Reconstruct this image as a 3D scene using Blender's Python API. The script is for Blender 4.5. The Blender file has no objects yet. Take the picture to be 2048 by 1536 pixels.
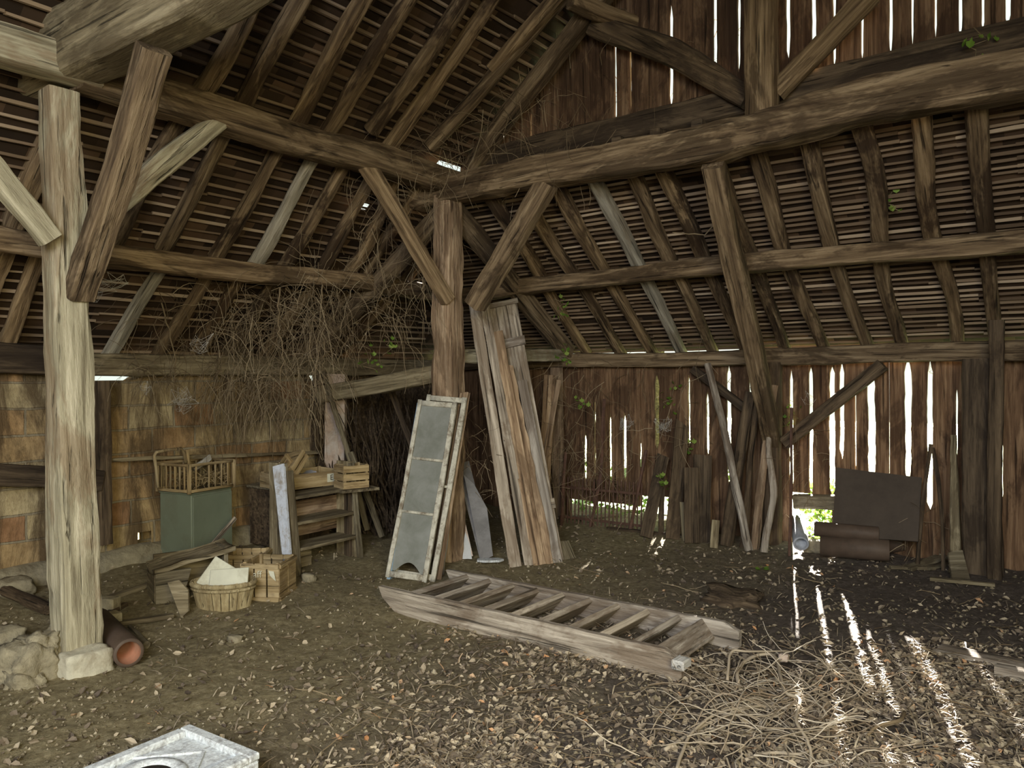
import bpy, bmesh, math, random
from mathutils import Vector, Matrix, noise
from math import sin, cos, pi, radians

S = bpy.context.scene
COL = S.collection

# ------------------------------------------------------------------ camera
FPX, PITCH, YAW, ROLL, CAMH = 1570.0, radians(-.5), radians(36.6), radians(-.38), 1.6
Fv = Vector((-sin(YAW)*cos(PITCH), cos(YAW)*cos(PITCH), sin(PITCH)))
R0 = Vector((cos(YAW), sin(YAW), 0))
U0 = R0.cross(Fv)
Rv = cos(ROLL)*R0 + sin(ROLL)*U0
Uv = -sin(ROLL)*R0 + cos(ROLL)*U0
C0 = Vector((0, 0, CAMH))
cam = bpy.data.cameras.new('camera')
cam.sensor_width = 36.0
cam.lens = 36.0*FPX/2048.0
cam.clip_start = .05
camo = bpy.data.objects.new('camera', cam)
COL.objects.link(camo)
camo.matrix_world = Matrix.Translation(C0) @ Matrix((Rv, Uv, -Fv)).transposed().to_4x4()
S.camera = camo

# ------------------------------------------------------------------ exposure, world, lights
S.view_settings.view_transform = 'Standard'
S.view_settings.look = 'None'
S.view_settings.gamma = 1.0
S.view_settings.use_curve_mapping = False
S.view_settings.exposure = -0.62

W = bpy.data.worlds.new('sky')
S.world = W
W.use_nodes = True
wn = W.node_tree
wn.nodes.clear()
wo = wn.nodes.new('ShaderNodeOutputWorld')
wb = wn.nodes.new('ShaderNodeBackground')
ws = wn.nodes.new('ShaderNodeTexSky')
ws.sky_type = 'HOSEK_WILKIE'
ws.sun_direction = (-.3, .85, .42)
ws.turbidity = 4.0
wm = wn.nodes.new('ShaderNodeMixRGB')
wm.inputs[0].default_value = .6
wm.inputs[2].default_value = (.8, .9, .82, 1)
wn.links.new(ws.outputs[0], wm.inputs[1])
wn.links.new(wm.outputs[0], wb.inputs[0])
wb.inputs[1].default_value = 2.5
wn.links.new(wb.outputs[0], wo.inputs[0])

sun = bpy.data.lights.new('sun', 'SUN')
sun.energy = 120.0
sun.angle = radians(.5)
sun.color = (1.0, .93, .82)
suno = bpy.data.objects.new('sun', sun)
COL.objects.link(suno)
sdir = Vector((-.30*cos(radians(21)), .954*cos(radians(21)), sin(radians(21))))
suno.rotation_euler = sdir.to_track_quat('Z', 'Y').to_euler()

def area(name, loc, target, sx, sy, power, colr):
    l = bpy.data.lights.new(name, 'AREA')
    l.shape = 'RECTANGLE'
    l.size, l.size_y = sx, sy
    l.energy = power
    l.color = colr
    l.spread = radians(125)
    o = bpy.data.objects.new(name, l)
    COL.objects.link(o)
    o.location = loc
    o.rotation_euler = (Vector(loc)-Vector(target)).to_track_quat('Z', 'Y').to_euler()
    return o
# daylight through the big cart door behind the viewer and the side doorway
area('cart_door_daylight', (.5, -1.9, 3.1), (-2.4, 3.7, 0), 3.4, 1.8, 350, (.95, .97, 1.0))
area('side_door_daylight', (1.9, -.6, 2.2), (-5.0, 3.2, .3), 1.4, 1.3, 150, (1.0, .86, .48))

# ------------------------------------------------------------------ picture geometry -> places in the barn
def ray(px, py): return Fv + Rv*((px-1024)/FPX) + Uv*((768-py)/FPX)
def D(px, py, d): return C0 + ray(px, py)*d
def AX(i, px, py, k):
    r = ray(px, py)
    return C0 + r*((k-C0[i])/r[i])
def PX(px, py, k): return AX(0, px, py, k)
def PY(px, py, k): return AX(1, px, py, k)
def PZ(px, py, k=0.0): return AX(2, px, py, k)
def dep(p): return (Vector(p)-C0).dot(Fv)

XL, YR, XA, YA = -6.5, 7.3, -4.6, 5.25      # left wall, right wall, arcade line, gable tie line
SLL, SLR = .86, .75
def zL(x): return 1.83 + SLL*(x-XL)          # underside of the left rafters
def zR(y): return 1.85 + SLR*(YR-y)
def on_left(px, py, off=0.0):
    r = ray(px, py)   # z = 1.83+off+SLL*(x-XL)
    t = (1.83+off-SLL*XL + SLL*C0.x - C0.z)/(r.z - SLL*r.x)
    return C0 + r*t
def on_right(px, py, off=0.0):
    r = ray(px, py)
    t = (1.85+off+SLR*YR - SLR*C0.y - C0.z)/(r.z + SLR*r.y)
    return C0 + r*t

def nz(x, y=0., z=0., s=1.): return noise.noise(Vector((x*s, y*s, z*s)))
def sstep(a, b, x):
    t = min(1, max(0, (x-a)/(b-a)))
    return t*t*(3-2*t)
def fz(x, y):
    z = .035*nz(x, y, 3, .9) + .018*nz(x, y, 7, 2.6) + .008*nz(x, y, 5, 7)
    z += .09*sstep(-5.3, -6.4, x)*(.7+.5*nz(x, y, 1, 1.5))
    z += .05*sstep(6.3, 7.2, y)
    return z

# ------------------------------------------------------------------ materials
def newmat(name):
    m = bpy.data.materials.new(name)
    m.use_nodes = True
    nt = m.node_tree
    b = nt.nodes['Principled BSDF']
    b.inputs['Specular IOR Level'].default_value = .25
    return m, nt, b
def N(nt, t, **kw):
    n = nt.nodes.new(t)
    for k, v in kw.items():
        if k.startswith('i_'): n.inputs[int(k[2:]) if k[2:].isdigit() else k[2:]].default_value = v
        else: setattr(n, k, v)
    return n
def ramp(nt, fac, stops):
    r = nt.nodes.new('ShaderNodeValToRGB')
    e = r.color_ramp.elements
    while len(e) < len(stops): e.new(.5)
    for q, (p, c) in zip(e, stops):
        q.position = p
        q.color = (*c, 1) if len(c) == 3 else c
    nt.links.new(fac, r.inputs[0])
    return r.outputs[0]
def mapped(nt, sx, sy, sz, coord='Object'):
    tc = nt.nodes.new('ShaderNodeTexCoord')
    mp = nt.nodes.new('ShaderNodeMapping')
    mp.inputs['Scale'].default_value = (sx, sy, sz)
    oi = nt.nodes.new('ShaderNodeObjectInfo')
    ad = nt.nodes.new('ShaderNodeVectorMath'); ad.operation = 'MULTIPLY'
    ad.inputs[1].default_value = (37, 23, 51)
    nt.links.new(oi.outputs['Random'], ad.inputs[0])
    nt.links.new(tc.outputs[coord], mp.inputs[0])
    nt.links.new(ad.outputs[0], mp.inputs['Location'])
    return mp.outputs[0]
def noise_t(nt, vec, scale, detail=6, rough=.6, dist=0.):
    n = N(nt, 'ShaderNodeTexNoise')
    n.inputs['Scale'].default_value = scale
    n.inputs['Detail'].default_value = detail
    n.inputs['Roughness'].default_value = rough
    n.inputs['Distortion'].default_value = dist
    nt.links.new(vec, n.inputs['Vector'])
    return n.outputs[0]
def mixc(nt, fac, a, b, mode='MIX'):
    m = nt.nodes.new('ShaderNodeMixRGB'); m.blend_type = mode
    for i, v in ((0, fac), (1, a), (2, b)):
        if hasattr(v, 'links'): nt.links.new(v, m.inputs[i])
        elif isinstance(v, tuple): m.inputs[i].default_value = (*v, 1)
        else: m.inputs[i].default_value = v
    return m.outputs[0]
def bump(nt, b, h, dist, strength=1.0, prev=None):
    n = nt.nodes.new('ShaderNodeBump')
    n.inputs['Distance'].default_value = dist
    n.inputs['Strength'].default_value = strength
    nt.links.new(h, n.inputs['Height'])
    if prev is not None: nt.links.new(prev, n.inputs['Normal'])
    nt.links.new(n.outputs[0], b.inputs['Normal'])
    return n.outputs[0]

def wood(name, dark, mid, light, patch=(.05, .035, .02), patch_amt=.5, axis=0, rough=.85, grain=14, crack=1.0, patch_scale=3.0):
    m, nt, b = newmat(name)
    sc = [grain*1.9]*3; sc[axis] = grain*.10
    v = mapped(nt, *sc)
    g = noise_t(nt, v, 1.0, 8, .62, .4)
    base = ramp(nt, g, [(.33, dark), (.5, mid), (.66, light)])
    s2 = [patch_scale]*3; s2[axis] = patch_scale*.35
    v2 = mapped(nt, *s2)
    pn = noise_t(nt, v2, 1.0, 5, .7, .6)
    fine = noise_t(nt, mapped(nt, *[60. if i != axis else 7. for i in range(3)]), 1.0, 5, .7)
    pa = N(nt, 'ShaderNodeMath', operation='MULTIPLY_ADD'); nt.links.new(fine, pa.inputs[0]); pa.inputs[1].default_value = .22; nt.links.new(pn, pa.inputs[2])
    pm = ramp(nt, pa.outputs[0], [(.60, (0, 0, 0)), (.68, (1, 1, 1))])
    pf = N(nt, 'ShaderNodeMath', operation='MULTIPLY'); nt.links.new(pm, pf.inputs[0]); pf.inputs[1].default_value = patch_amt
    c = mixc(nt, pf.outputs[0], base, patch)
    sc3 = [40.]*3; sc3[axis] = 1.3
    v3 = mapped(nt, *sc3)
    cn = noise_t(nt, v3, 1.0, 3, .5, .2)
    cm = ramp(nt, cn, [(.30, (1, 1, 1)), (.38, (0, 0, 0))])
    cf = N(nt, 'ShaderNodeMath', operation='MULTIPLY'); nt.links.new(cm, cf.inputs[0]); cf.inputs[1].default_value = .75*crack
    c = mixc(nt, cf.outputs[0], c, tuple(x*.25 for x in dark))
    oi = nt.nodes.new('ShaderNodeObjectInfo')
    rv = ramp(nt, oi.outputs['Random'], [(0, (.78, .78, .8)), (1, (1.15, 1.1, 1.02))])
    c = mixc(nt, 1.0, c, rv, 'MULTIPLY')
    nt.links.new(c, b.inputs['Base Color'])
    b.inputs['Roughness'].default_value = rough
    inv = N(nt, 'ShaderNodeMath', operation='SUBTRACT'); nt.links.new(g, inv.inputs[0]); nt.links.new(cm, inv.inputs[1])
    ad2 = N(nt, 'ShaderNodeMath', operation='ADD'); nt.links.new(inv.outputs[0], ad2.inputs[0]); nt.links.new(fine, ad2.inputs[1])
    n1 = bump(nt, b, ad2.outputs[0], .011, .9)
    bump(nt, b, pn, .03, .6, n1)
    return m

def plain(name, col, rough=.8, var=.25, scale=8, bumpd=.004, metal=0., dirt=(.07, .055, .035), dirt_amt=.4):
    m, nt, b = newmat(name)
    v = mapped(nt, 1, 1, 1)
    n = noise_t(nt, v, scale, 7, .65)
    c = ramp(nt, n, [(.25, tuple(x*(1-var) for x in col)), (.75, tuple(min(1, x*(1+var)) for x in col))])
    n2 = noise_t(nt, v, scale*.35, 6, .75, .5)
    dm = ramp(nt, n2, [(.48, (0, 0, 0)), (.66, (dirt_amt,)*3)])
    c = mixc(nt, dm, c, dirt)
    nt.links.new(c, b.inputs['Base Color'])
    b.inputs['Roughness'].default_value = rough
    b.inputs['Metallic'].default_value = metal
    bump(nt, b, n, bumpd, .7)
    return m

def island(name, stops, rough=.85, trans=0.):
    m, nt, b = newmat(name)
    g = nt.nodes.new('ShaderNodeNewGeometry')
    c = ramp(nt, g.outputs['Random Per Island'], stops)
    nt.links.new(c, b.inputs['Base Color'])
    b.inputs['Roughness'].default_value = rough
    if trans:
        t = nt.nodes.new('ShaderNodeBsdfTranslucent')
        nt.links.new(c, t.inputs[0])
        mx = nt.nodes.new('ShaderNodeMixShader'); mx.inputs[0].default_value = trans
        o = nt.nodes['Material Output']
        nt.links.new(b.outputs[0], mx.inputs[1]); nt.links.new(t.outputs[0], mx.inputs[2]); nt.links.new(mx.outputs[0], o.inputs[0])
    return m

M = {}
M['beam'] = wood('old_oak_beam', (.075, .05, .03), (.21, .15, .09), (.38, .29, .185), patch=(.05, .032, .017), patch_amt=.75)
M['pale'] = wood('pale_weathered_post', (.22, .195, .135), (.42, .39, .285), (.62, .58, .45), patch=(.22, .135, .075), patch_amt=.5, patch_scale=2.2)
M['grey'] = wood('grey_board', (.19, .16, .13), (.41, .36, .30), (.66, .60, .52), patch=(.17, .12, .08), patch_amt=.6)
M['warm'] = wood('warm_board', (.17, .11, .07), (.37, .265, .175), (.60, .465, .33), patch=(.10, .06, .035), patch_amt=.55)
M['rafter'] = wood('pole_rafter', (.07, .046, .026), (.185, .13, .075), (.38, .285, .175), patch=(.035, .02, .011), patch_amt=.85, patch_scale=2.4)
M['rafterpale'] = wood('pale_pole_rafter', (.20, .185, .15), (.36, .335, .275), (.54, .51, .43), patch=(.2, .15, .09), patch_amt=.45)
M['dark'] = wood('dark_timber', (.045, .032, .022), (.11, .08, .052), (.19, .14, .09), patch=(.03, .02, .014), patch_amt=.6)
M['plank'] = wood('wall_plank', (.085, .048, .028), (.19, .115, .068), (.33, .22, .135), patch=(.055, .03, .018), patch_amt=.7, axis=2, grain=16)
M['dusty'] = wood('dusty_board', (.12, .10, .065), (.24, .205, .135), (.38, .335, .235), patch=(.08, .06, .036), patch_amt=.6)
M['crate'] = wood('crate_wood', (.27, .20, .10), (.44, .34, .19), (.58, .47, .29), patch=(.16, .11, .06), patch_amt=.5, crack=.5)
M['bleached'] = wood('bleached_paint_board', (.42, .42, .42), (.58, .59, .60), (.74, .76, .80), patch=(.25, .2, .15), patch_amt=.5)
M['lath'] = island('split_lath', [(0, (.08, .052, .032)), (.5, (.17, .118, .075)), (.85, (.28, .205, .135)), (1, (.40, .31, .22))])
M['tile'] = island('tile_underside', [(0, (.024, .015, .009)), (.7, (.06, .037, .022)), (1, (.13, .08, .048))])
M['vine'] = island('dead_vine', [(0, (.10, .07, .04)), (.6, (.22, .165, .10)), (1, (.36, .29, .19))])
M['vinepale'] = island('pale_dead_vine', [(0, (.25, .19, .13)), (.6, (.42, .35, .26)), (1, (.58, .51, .41))])
M['leaf'] = island('dead_leaves', [(0, (.08, .062, .05)), (.35, (.19, .15, .11)), (.7, (.34, .28, .20)), (.95, (.52, .44, .32)), (1, (.50, .26, .12))], rough=.75)
M['ivy'] = island('ivy_green', [(0, (.10, .20, .03)), (.6, (.22, .38, .06)), (1, (.38, .52, .12))], rough=.5, trans=.45)
M['web'] = island('cobweb', [(0, (.4, .38, .34)), (1, (.62, .6, .56))])
M['terracotta'] = plain('terracotta', (.34, .15, .09), .75, .3, 9, dirt=(.2, .17, .12), dirt_amt=.5)
M['claypipe'] = plain('brown_clay_pipe', (.10, .07, .052), .6, .3, 7, dirt=(.14, .11, .08), dirt_amt=.35)
M['greypipe'] = plain('grey_pipe', (.42, .45, .52), .5, .25, 9)
M['greencab'] = plain('grey_green_enamel', (.20, .235, .175), .5, .12, 3, .001, dirt=(.13, .11, .07), dirt_amt=.55)
M['white'] = plain('dirty_white_board', (.66, .66, .54), .7, .12, 6, .002, dirt=(.3, .26, .16), dirt_amt=.6)
M['whitepaint'] = plain('flaking_white_paint', (.56, .54, .46), .75, .25, 30, .003, dirt=(.15, .11, .07), dirt_amt=.9)
M['bluepaint'] = plain('flaking_blue_paint', (.22, .36, .52), .7, .3, 30, .003, dirt=(.4, .38, .33), dirt_amt=.8)
M['darkboard'] = plain('dark_hardboard', (.075, .058, .045), .7, .25, 5, .003, dirt=(.06, .045, .035))
M['slate'] = plain('grey_slate_board', (.13, .125, .125), .5, .3, 6, .003, dirt=(.30, .29, .30), dirt_amt=.5)
M['pinkboard'] = plain('stained_fibreboard', (.48, .37, .30), .8, .35, 12, .004, dirt=(.62, .60, .58), dirt_amt=.7)
M['iron'] = plain('rusty_iron', (.10, .055, .04), .7, .4, 20, .002, dirt=(.2, .09, .05))
M['stone'] = plain('rubble_stone', (.33, .29, .20), .95, .35, 14, .03, dirt=(.16, .13, .085), dirt_amt=.7)
M['lime'] = plain('lime_render', (.56, .53, .42), .9, .2, 18, .012, dirt=(.26, .2, .13), dirt_amt=.55)
M['slab'] = plain('cast_concrete', (.66, .70, .76), .75, .4, 70, .005, dirt=(.25, .24, .24), dirt_amt=.8)
M['cloth'] = plain('pale_plastic_sheet', (.55, .58, .70), .6, .2, 9, .006, dirt=(.3, .27, .22))
M['yard'] = plain('darkened_yard_soil', (.10, .09, .05), .9, .3, 4)  # shade put into the yard colour, cutting light bounced up to the roof
M['green_out'] = plain('grass', (.40, .52, .22), .8, .5, 12, .01, dirt=(.35, .5, .1))
M['straw'] = island('straw', [(0, (.2, .15, .08)), (1, (.42, .33, .19))])
M['wicker'] = wood('splint_wood', (.30, .24, .13), (.44, .37, .22), (.56, .49, .31), patch=(.2, .15, .08), patch_amt=.5, axis=2, crack=.4)
M['black'] = plain('hole_shade_black', (.02, .016, .012), .9)  # black colour standing for the shade inside the slab's hole

M['bluewhite'] = plain('peeling_bluish_white_paint', (.62, .67, .78), .7, .2, 25, .003, dirt=(.3, .24, .17), dirt_amt=.8)
def glass_mat():
    m, nt, b = newmat('dusty_glass')
    v = mapped(nt, 1, 1, 1)
    n = noise_t(nt, v, 5, 7, .7, .4)
    c = ramp(nt, n, [(.3, (.19, .20, .17)), (.7, (.32, .33, .31))])
    nt.links.new(c, b.inputs['Base Color'])
    b.inputs['Roughness'].default_value = .35
    b.inputs['Specular IOR Level'].default_value = .6
    t = nt.nodes.new('ShaderNodeBsdfTransparent')
    mx = nt.nodes.new('ShaderNodeMixShader'); mx.inputs[0].default_value = .15
    o = nt.nodes['Material Output']
    nt.links.new(b.outputs[0], mx.inputs[1]); nt.links.new(t.outputs[0], mx.inputs[2]); nt.links.new(mx.outputs[0], o.inputs[0])
    return m
M['glass'] = glass_mat()

def wall_mat():
    m, nt, b = newmat('hollow_block_wall')
    tc = nt.nodes.new('ShaderNodeTexCoord')
    sp = nt.nodes.new('ShaderNodeSeparateXYZ'); nt.links.new(tc.outputs['Object'], sp.inputs[0])
    cb = nt.nodes.new('ShaderNodeCombineXYZ')
    nt.links.new(sp.outputs[1], cb.inputs[0]); nt.links.new(sp.outputs[2], cb.inputs[1])
    wob = noise_t(nt, tc.outputs['Object'], 3, 3)
    vm = nt.nodes.new('ShaderNodeVectorMath'); vm.operation = 'SCALE'; vm.inputs['Scale'].default_value = .035
    nt.links.new(wob, vm.inputs[0])
    va = nt.nodes.new('ShaderNodeVectorMath'); va.operation = 'ADD'
    nt.links.new(cb.outputs[0], va.inputs[0]); nt.links.new(vm.outputs[0], va.inputs[1])
    br = nt.nodes.new('ShaderNodeTexBrick')
    nt.links.new(va.outputs[0], br.inputs['Vector'])
    br.inputs['Scale'].default_value = 1.0
    br.inputs['Brick Width'].default_value = .40
    br.inputs['Row Height'].default_value = .20
    br.inputs['Mortar Size'].default_value = .010
    br.inputs['Mortar Smooth'].default_value = .3
    br.inputs['Color1'].default_value = (0, 0, 0, 1)
    br.inputs['Color2'].default_value = (1, 1, 1, 1)
    br.inputs['Mortar'].default_value = (.5, .5, .5, 1)
    col = ramp(nt, br.outputs['Color'], [(0, (.38, .215, .115)), (.3, (.48, .32, .165)), (.65, (.50, .38, .205)), (1, (.55, .46, .28))])
    n = noise_t(nt, tc.outputs['Object'], 7, 7, .7)
    shade = ramp(nt, n, [(.3, (.55, .5, .45)), (.65, (1.1, 1.1, 1.1))])
    col = mixc(nt, 1.0, col, shade, 'MULTIPLY')
    col = mixc(nt, br.outputs['Fac'], col, (.34, .29, .20))
    # grime with its own shape: long drip stains and clods
    mp = nt.nodes.new('ShaderNodeMapping'); mp.inputs['Scale'].default_value = (3, 3.4, .9)
    nt.links.new(tc.outputs['Object'], mp.inputs[0])
    dn = noise_t(nt, mp.outputs[0], 1.0, 8, .72, .5)
    dm = ramp(nt, dn, [(.44, (0, 0, 0)), (.56, (.85, .85, .85))])
    col = mixc(nt, dm, col, (.105, .07, .038))
    nt.links.new(col, b.inputs['Base Color'])
    b.inputs['Roughness'].default_value = .95
    inv = N(nt, 'ShaderNodeMath', operation='SUBTRACT'); nt.links.new(n, inv.inputs[0]); nt.links.new(br.outputs['Fac'], inv.inputs[1])
    n1 = bump(nt, b, inv.outputs[0], .02, .8)
    bump(nt, b, dn, .06, .7, n1)
    return m
M['blockwall'] = wall_mat()

def floor_mat():
    m, nt, b = newmat('trodden_earth')
    tc = nt.nodes.new('ShaderNodeTexCoord')
    o = tc.outputs['Object']
    n1 = noise_t(nt, o, 2.2, 8, .7, .3)
    n2 = noise_t(nt, o, 22, 6, .75)
    n3 = noise_t(nt, o, 90, 4, .7)
    a = ramp(nt, n2, [(.32, (.22, .175, .095)), (.5, (.40, .33, .19)), (.68, (.60, .51, .32))])
    d = ramp(nt, n2, [(.3, (.085, .068, .056)), (.55, (.19, .155, .13)), (.75, (.36, .305, .25))])
    sp = nt.nodes.new('ShaderNodeSeparateXYZ'); nt.links.new(o, sp.inputs[0])
    # darker leaf mould lies to the right of the lying stair, paler trodden clay to the left
    ma = N(nt, 'ShaderNodeMath', operation='MULTIPLY_ADD'); nt.links.new(n1, ma.inputs[0]); ma.inputs[1].default_value = 2.2
    nt.links.new(sp.outputs[0], ma.inputs[2])
    fm = ramp(nt, ma.outputs[0], [(0, (0, 0, 0)), (1, (1, 1, 1))])
    mr = nt.nodes.new('ShaderNodeMapRange'); nt.links.new(ma.outputs[0], mr.inputs[0])
    mr.inputs[1].default_value = -2.4; mr.inputs[2].default_value = -.6
    c = mixc(nt, mr.outputs[0], a, d)
    sp2 = ramp(nt, n3, [(.66, (0, 0, 0)), (.74, (.8, .8, .8))])
    c = mixc(nt, sp2, c, (.34, .28, .19))
    nt.links.new(c, b.inputs['Base Color'])
    b.inputs['Roughness'].default_value = .8
    k = bump(nt, b, n2, .06, 1.0)
    bump(nt, b, n3, .012, .7, k)
    return m
M['floor'] = floor_mat()

# ------------------------------------------------------------------ mesh helpers
def tag(o, label=None, cat=None, group=None, kind=None):
    if label: o['label'] = label
    if cat: o['category'] = cat
    if group: o['group'] = group
    if kind: o['kind'] = kind
    return o
def link_mesh(name, verts, faces, mat, parent=None, mw=None, smooth=False, mats=None, fm=None):
    me = bpy.data.meshes.new(name)
    me.from_pydata([tuple(v) for v in verts], [], faces)
    for m in (mats or [mat]): me.materials.append(m)
    if fm: me.polygons.foreach_set('material_index', fm)
    if smooth: me.polygons.foreach_set('use_smooth', [True]*len(me.polygons))
    me.update()
    o = bpy.data.objects.new(name, me)
    COL.objects.link(o)
    if parent is not None: o.parent = parent
    if mw is not None: o.matrix_local = mw
    return o
def empty(name, mw, label, cat, group=None):
    o = bpy.data.objects.new(name, None)
    o.empty_display_size = .1
    COL.objects.link(o)
    o.matrix_world = mw
    return tag(o, label, cat, group)

class MB:
    def __init__(s): s.v = []; s.f = []; s.m = []
    def add(s, vs, fs, mi=0):
        k = len(s.v)
        s.v += [Vector(p) for p in vs]
        s.f += [tuple(k+i for i in f) for f in fs]
        s.m += [mi]*len(fs)
    def box(s, c, d, rot=None, mi=0, ch=0.0):
        x, y, z = d[0]/2, d[1]/2, d[2]/2
        if ch > 0:
            vs = []
            for sz in (-1, 1):
                for (a, b_) in ((-1, -1), (1, -1), (1, 1), (-1, 1)):
                    pass
            bm = bmesh.new(); bmesh.ops.create_cube(bm, size=1)
            for v in bm.verts: v.co = Vector((v.co.x*d[0], v.co.y*d[1], v.co.z*d[2]))
            bmesh.ops.bevel(bm, geom=bm.edges[:], offset=ch, segments=1, affect='EDGES')
            bm.verts.index_update()
            vs = [v.co.copy() for v in bm.verts]; fs = [tuple(v.index for v in f.verts) for f in bm.faces]
            bm.free()
        else:
            vs = [Vector((a*x, b*y, e*z)) for e in (-1, 1) for a, b in ((-1, -1), (1, -1), (1, 1), (-1, 1))]
            fs = [(3, 2, 1, 0), (4, 5, 6, 7), (0, 1, 5, 4), (1, 2, 6, 5), (2, 3, 7, 6), (3, 0, 4, 7)]
        if rot is not None: vs = [rot @ p for p in vs]
        s.add([p+Vector(c) for p in vs], fs, mi)
        return s
    def tube(s, pts, r, n=5, mi=0, taper=1.0, cap=True):
        pts = [Vector(p) for p in pts]
        L = len(pts); vs = []
        prev = None
        for i, p in enumerate(pts):
            d = (pts[min(i+1, L-1)]-pts[max(i-1, 0)])
            if d.length < 1e-9: d = Vector((0, 0, 1))
            d.normalize()
            if prev is None:
                a = d.orthogonal().normalized()
            else:
                a = prev - d*prev.dot(d)
                a = a.normalized() if a.length > 1e-6 else d.orthogonal().normalized()
            prev = a
            b = d.cross(a)
            rr = (r[i] if isinstance(r, (list, tuple)) else r*(1+(taper-1)*i/max(1, L-1)))
            for k in range(n):
                t = 2*pi*k/n
                vs.append(p+(a*cos(t)+b*sin(t))*rr)
        fs = [(i*n+k, i*n+(k+1) % n, (i+1)*n+(k+1) % n, (i+1)*n+k) for i in range(L-1) for k in range(n)]
        if cap: fs += [tuple(reversed(range(n))), tuple(range((L-1)*n, L*n))]
        s.add(vs, fs, mi)
        return s
    def poly(s, pts2, y0, y1, mi=0):
        """extrude polygon given in local x,z between y0 and y1"""
        n = len(pts2)
        vs = [Vector((a, y0, b)) for a, b in pts2]+[Vector((a, y1, b)) for a, b in pts2]
        fs = [tuple(range(n)), tuple(reversed(range(n, 2*n)))]+[(i, n+i, n+(i+1) % n, (i+1) % n) for i in range(n)]
        s.add(vs, fs, mi)
        return s
    def build(s, name, mat, parent=None, mw=None, smooth=False, mats=None):
        return link_mesh(name, s.v, s.f, mat, parent, mw, smooth, mats, s.m if mats else None)

def timber_mesh(L, w, h, seed=0, crook=.012, rnd=.25, rough=.006, mids=None, w1=None, h1=None, step=.07):
    """beam along local X from 0 to L. w = local Y size, h = local Z size; mids = [(x,dy,dz,scale)] bend points"""
    n = max(3, int(L/step))
    mids = sorted([(0, 0, 0, 1)]+[(a*L, b, c, e) for a, b, c, e in (mids or [])]+[(L, 0, 0, 1)])
    def bend(x):
        for (a, b) in zip(mids, mids[1:]):
            if x <= b[0]+1e-9:
                t = (x-a[0])/max(1e-9, b[0]-a[0]); t = t*t*(3-2*t)*.5+t*.5
                return [a[i]+(b[i]-a[i])*t for i in (1, 2, 3)]
        return [0, 0, 1]
    K = 12
    ex = 2/(2+6*(1-rnd)) if rnd < 1 else 1.0
    prof = []
    for k in range(K):
        t = 2*pi*(k+.5)/K
        c, s_ = cos(t), sin(t)
        e = 2/(2+5*(1-rnd))
        prof.append((math.copysign(abs(c)**e, c), math.copysign(abs(s_)**e, s_)))
    vs = []
    for i in range(n+1):
        x = L*i/n
        dy, dz, sc = bend(x)
        cy = dy+crook*2*nz(x*.9, seed*7.1, 1.3); cz = dz+crook*2*nz(x*.9, seed*3.7, 9.3)
        ww = (w+((w1 or w)-w)*i/n)*sc*(1+.05*nz(x*1.7, seed, 4)); hh = (h+((h1 or h)-h)*i/n)*sc*(1+.05*nz(x*1.7, seed, 14))
        for (a, b) in prof:
            r = rough*(nz(x*4, a*1.5+seed*3, b*1.5)*1.4+nz(x*11, a*3+seed*3, b*3)*.7)
            vs.append((x, cy+a*(ww/2+r), cz+b*(hh/2+r)))
    fs = [(i*K+k, i*K+(k+1) % K, (i+1)*K+(k+1) % K, (i+1)*K+k) for i in range(n) for k in range(K)]
    fs = [tuple(reversed(f)) for f in fs]
    fs += [tuple(range(K)), tuple(reversed(range(n*K, (n+1)*K)))]
    return vs, fs
def axes(p0, p1, up=Vector((0, 0, 1))):
    x = (p1-p0).normalized()
    up = Vector(up)
    if abs(x.dot(up)) > .97: up = Vector((0, 1, 0))
    y = up.cross(x).normalized(); z = x.cross(y)
    return Matrix((x, y, z)).transposed().to_4x4()
def timber(name, p0, p1, w, h, mat, label=None, cat='beam', group=None, up=(0, 0, 1), parent=None, smooth=True, **kw):
    p0, p1 = Vector(p0), Vector(p1)
    vs, fs = timber_mesh((p1-p0).length, w, h, **kw)
    mw = Matrix.Translation(p0) @ axes(p0, p1, up)
    o = link_mesh(name, vs, fs, M[mat] if isinstance(mat, str) else mat, smooth=smooth)
    o.data.set_sharp_from_angle(angle=radians(24))
    if parent is not None:
        o.parent = parent; o.matrix_local = parent.matrix_world.inverted() @ mw
    else:
        o.matrix_world = mw
        if label: tag(o, label, cat, group)
    return o
def stand(bp, tp, dback=.3, theta=0., bz=None, bd=None):
    """frame of something standing at pixel bp on the floor, its top at pixel tp, dback further away.
    local X = width (to the right), local Z = up along it, local Y = away from the viewer"""
    if bd is None:
        B = PZ(bp[0], bp[1], bz or 0.0)
        for _ in range(3): B = PZ(bp[0], bp[1], (bz or 0.0)+fz(B.x, B.y))
    else: B = D(bp[0], bp[1], bd)
    if bd is None and B.y > 7.05: B = PZ(bp[0], bp[1]+12, fz(B.x, B.y)); B.y = min(B.y, 7.1)
    T = D(tp[0], tp[1], dep(B)+dback)
    if bd is None and T.y > 7.30: T = PY(tp[0], tp[1], 7.30)
    z = (T-B).normalized()
    x = (R0*cos(theta)+Fv*(-sin(theta)))
    x = (x-z*x.dot(z)).normalized()
    y = z.cross(x)
    m = Matrix((x, y, z)).transposed().to_4x4()
    return Matrix.Translation(B) @ m, (T-B).length
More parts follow.
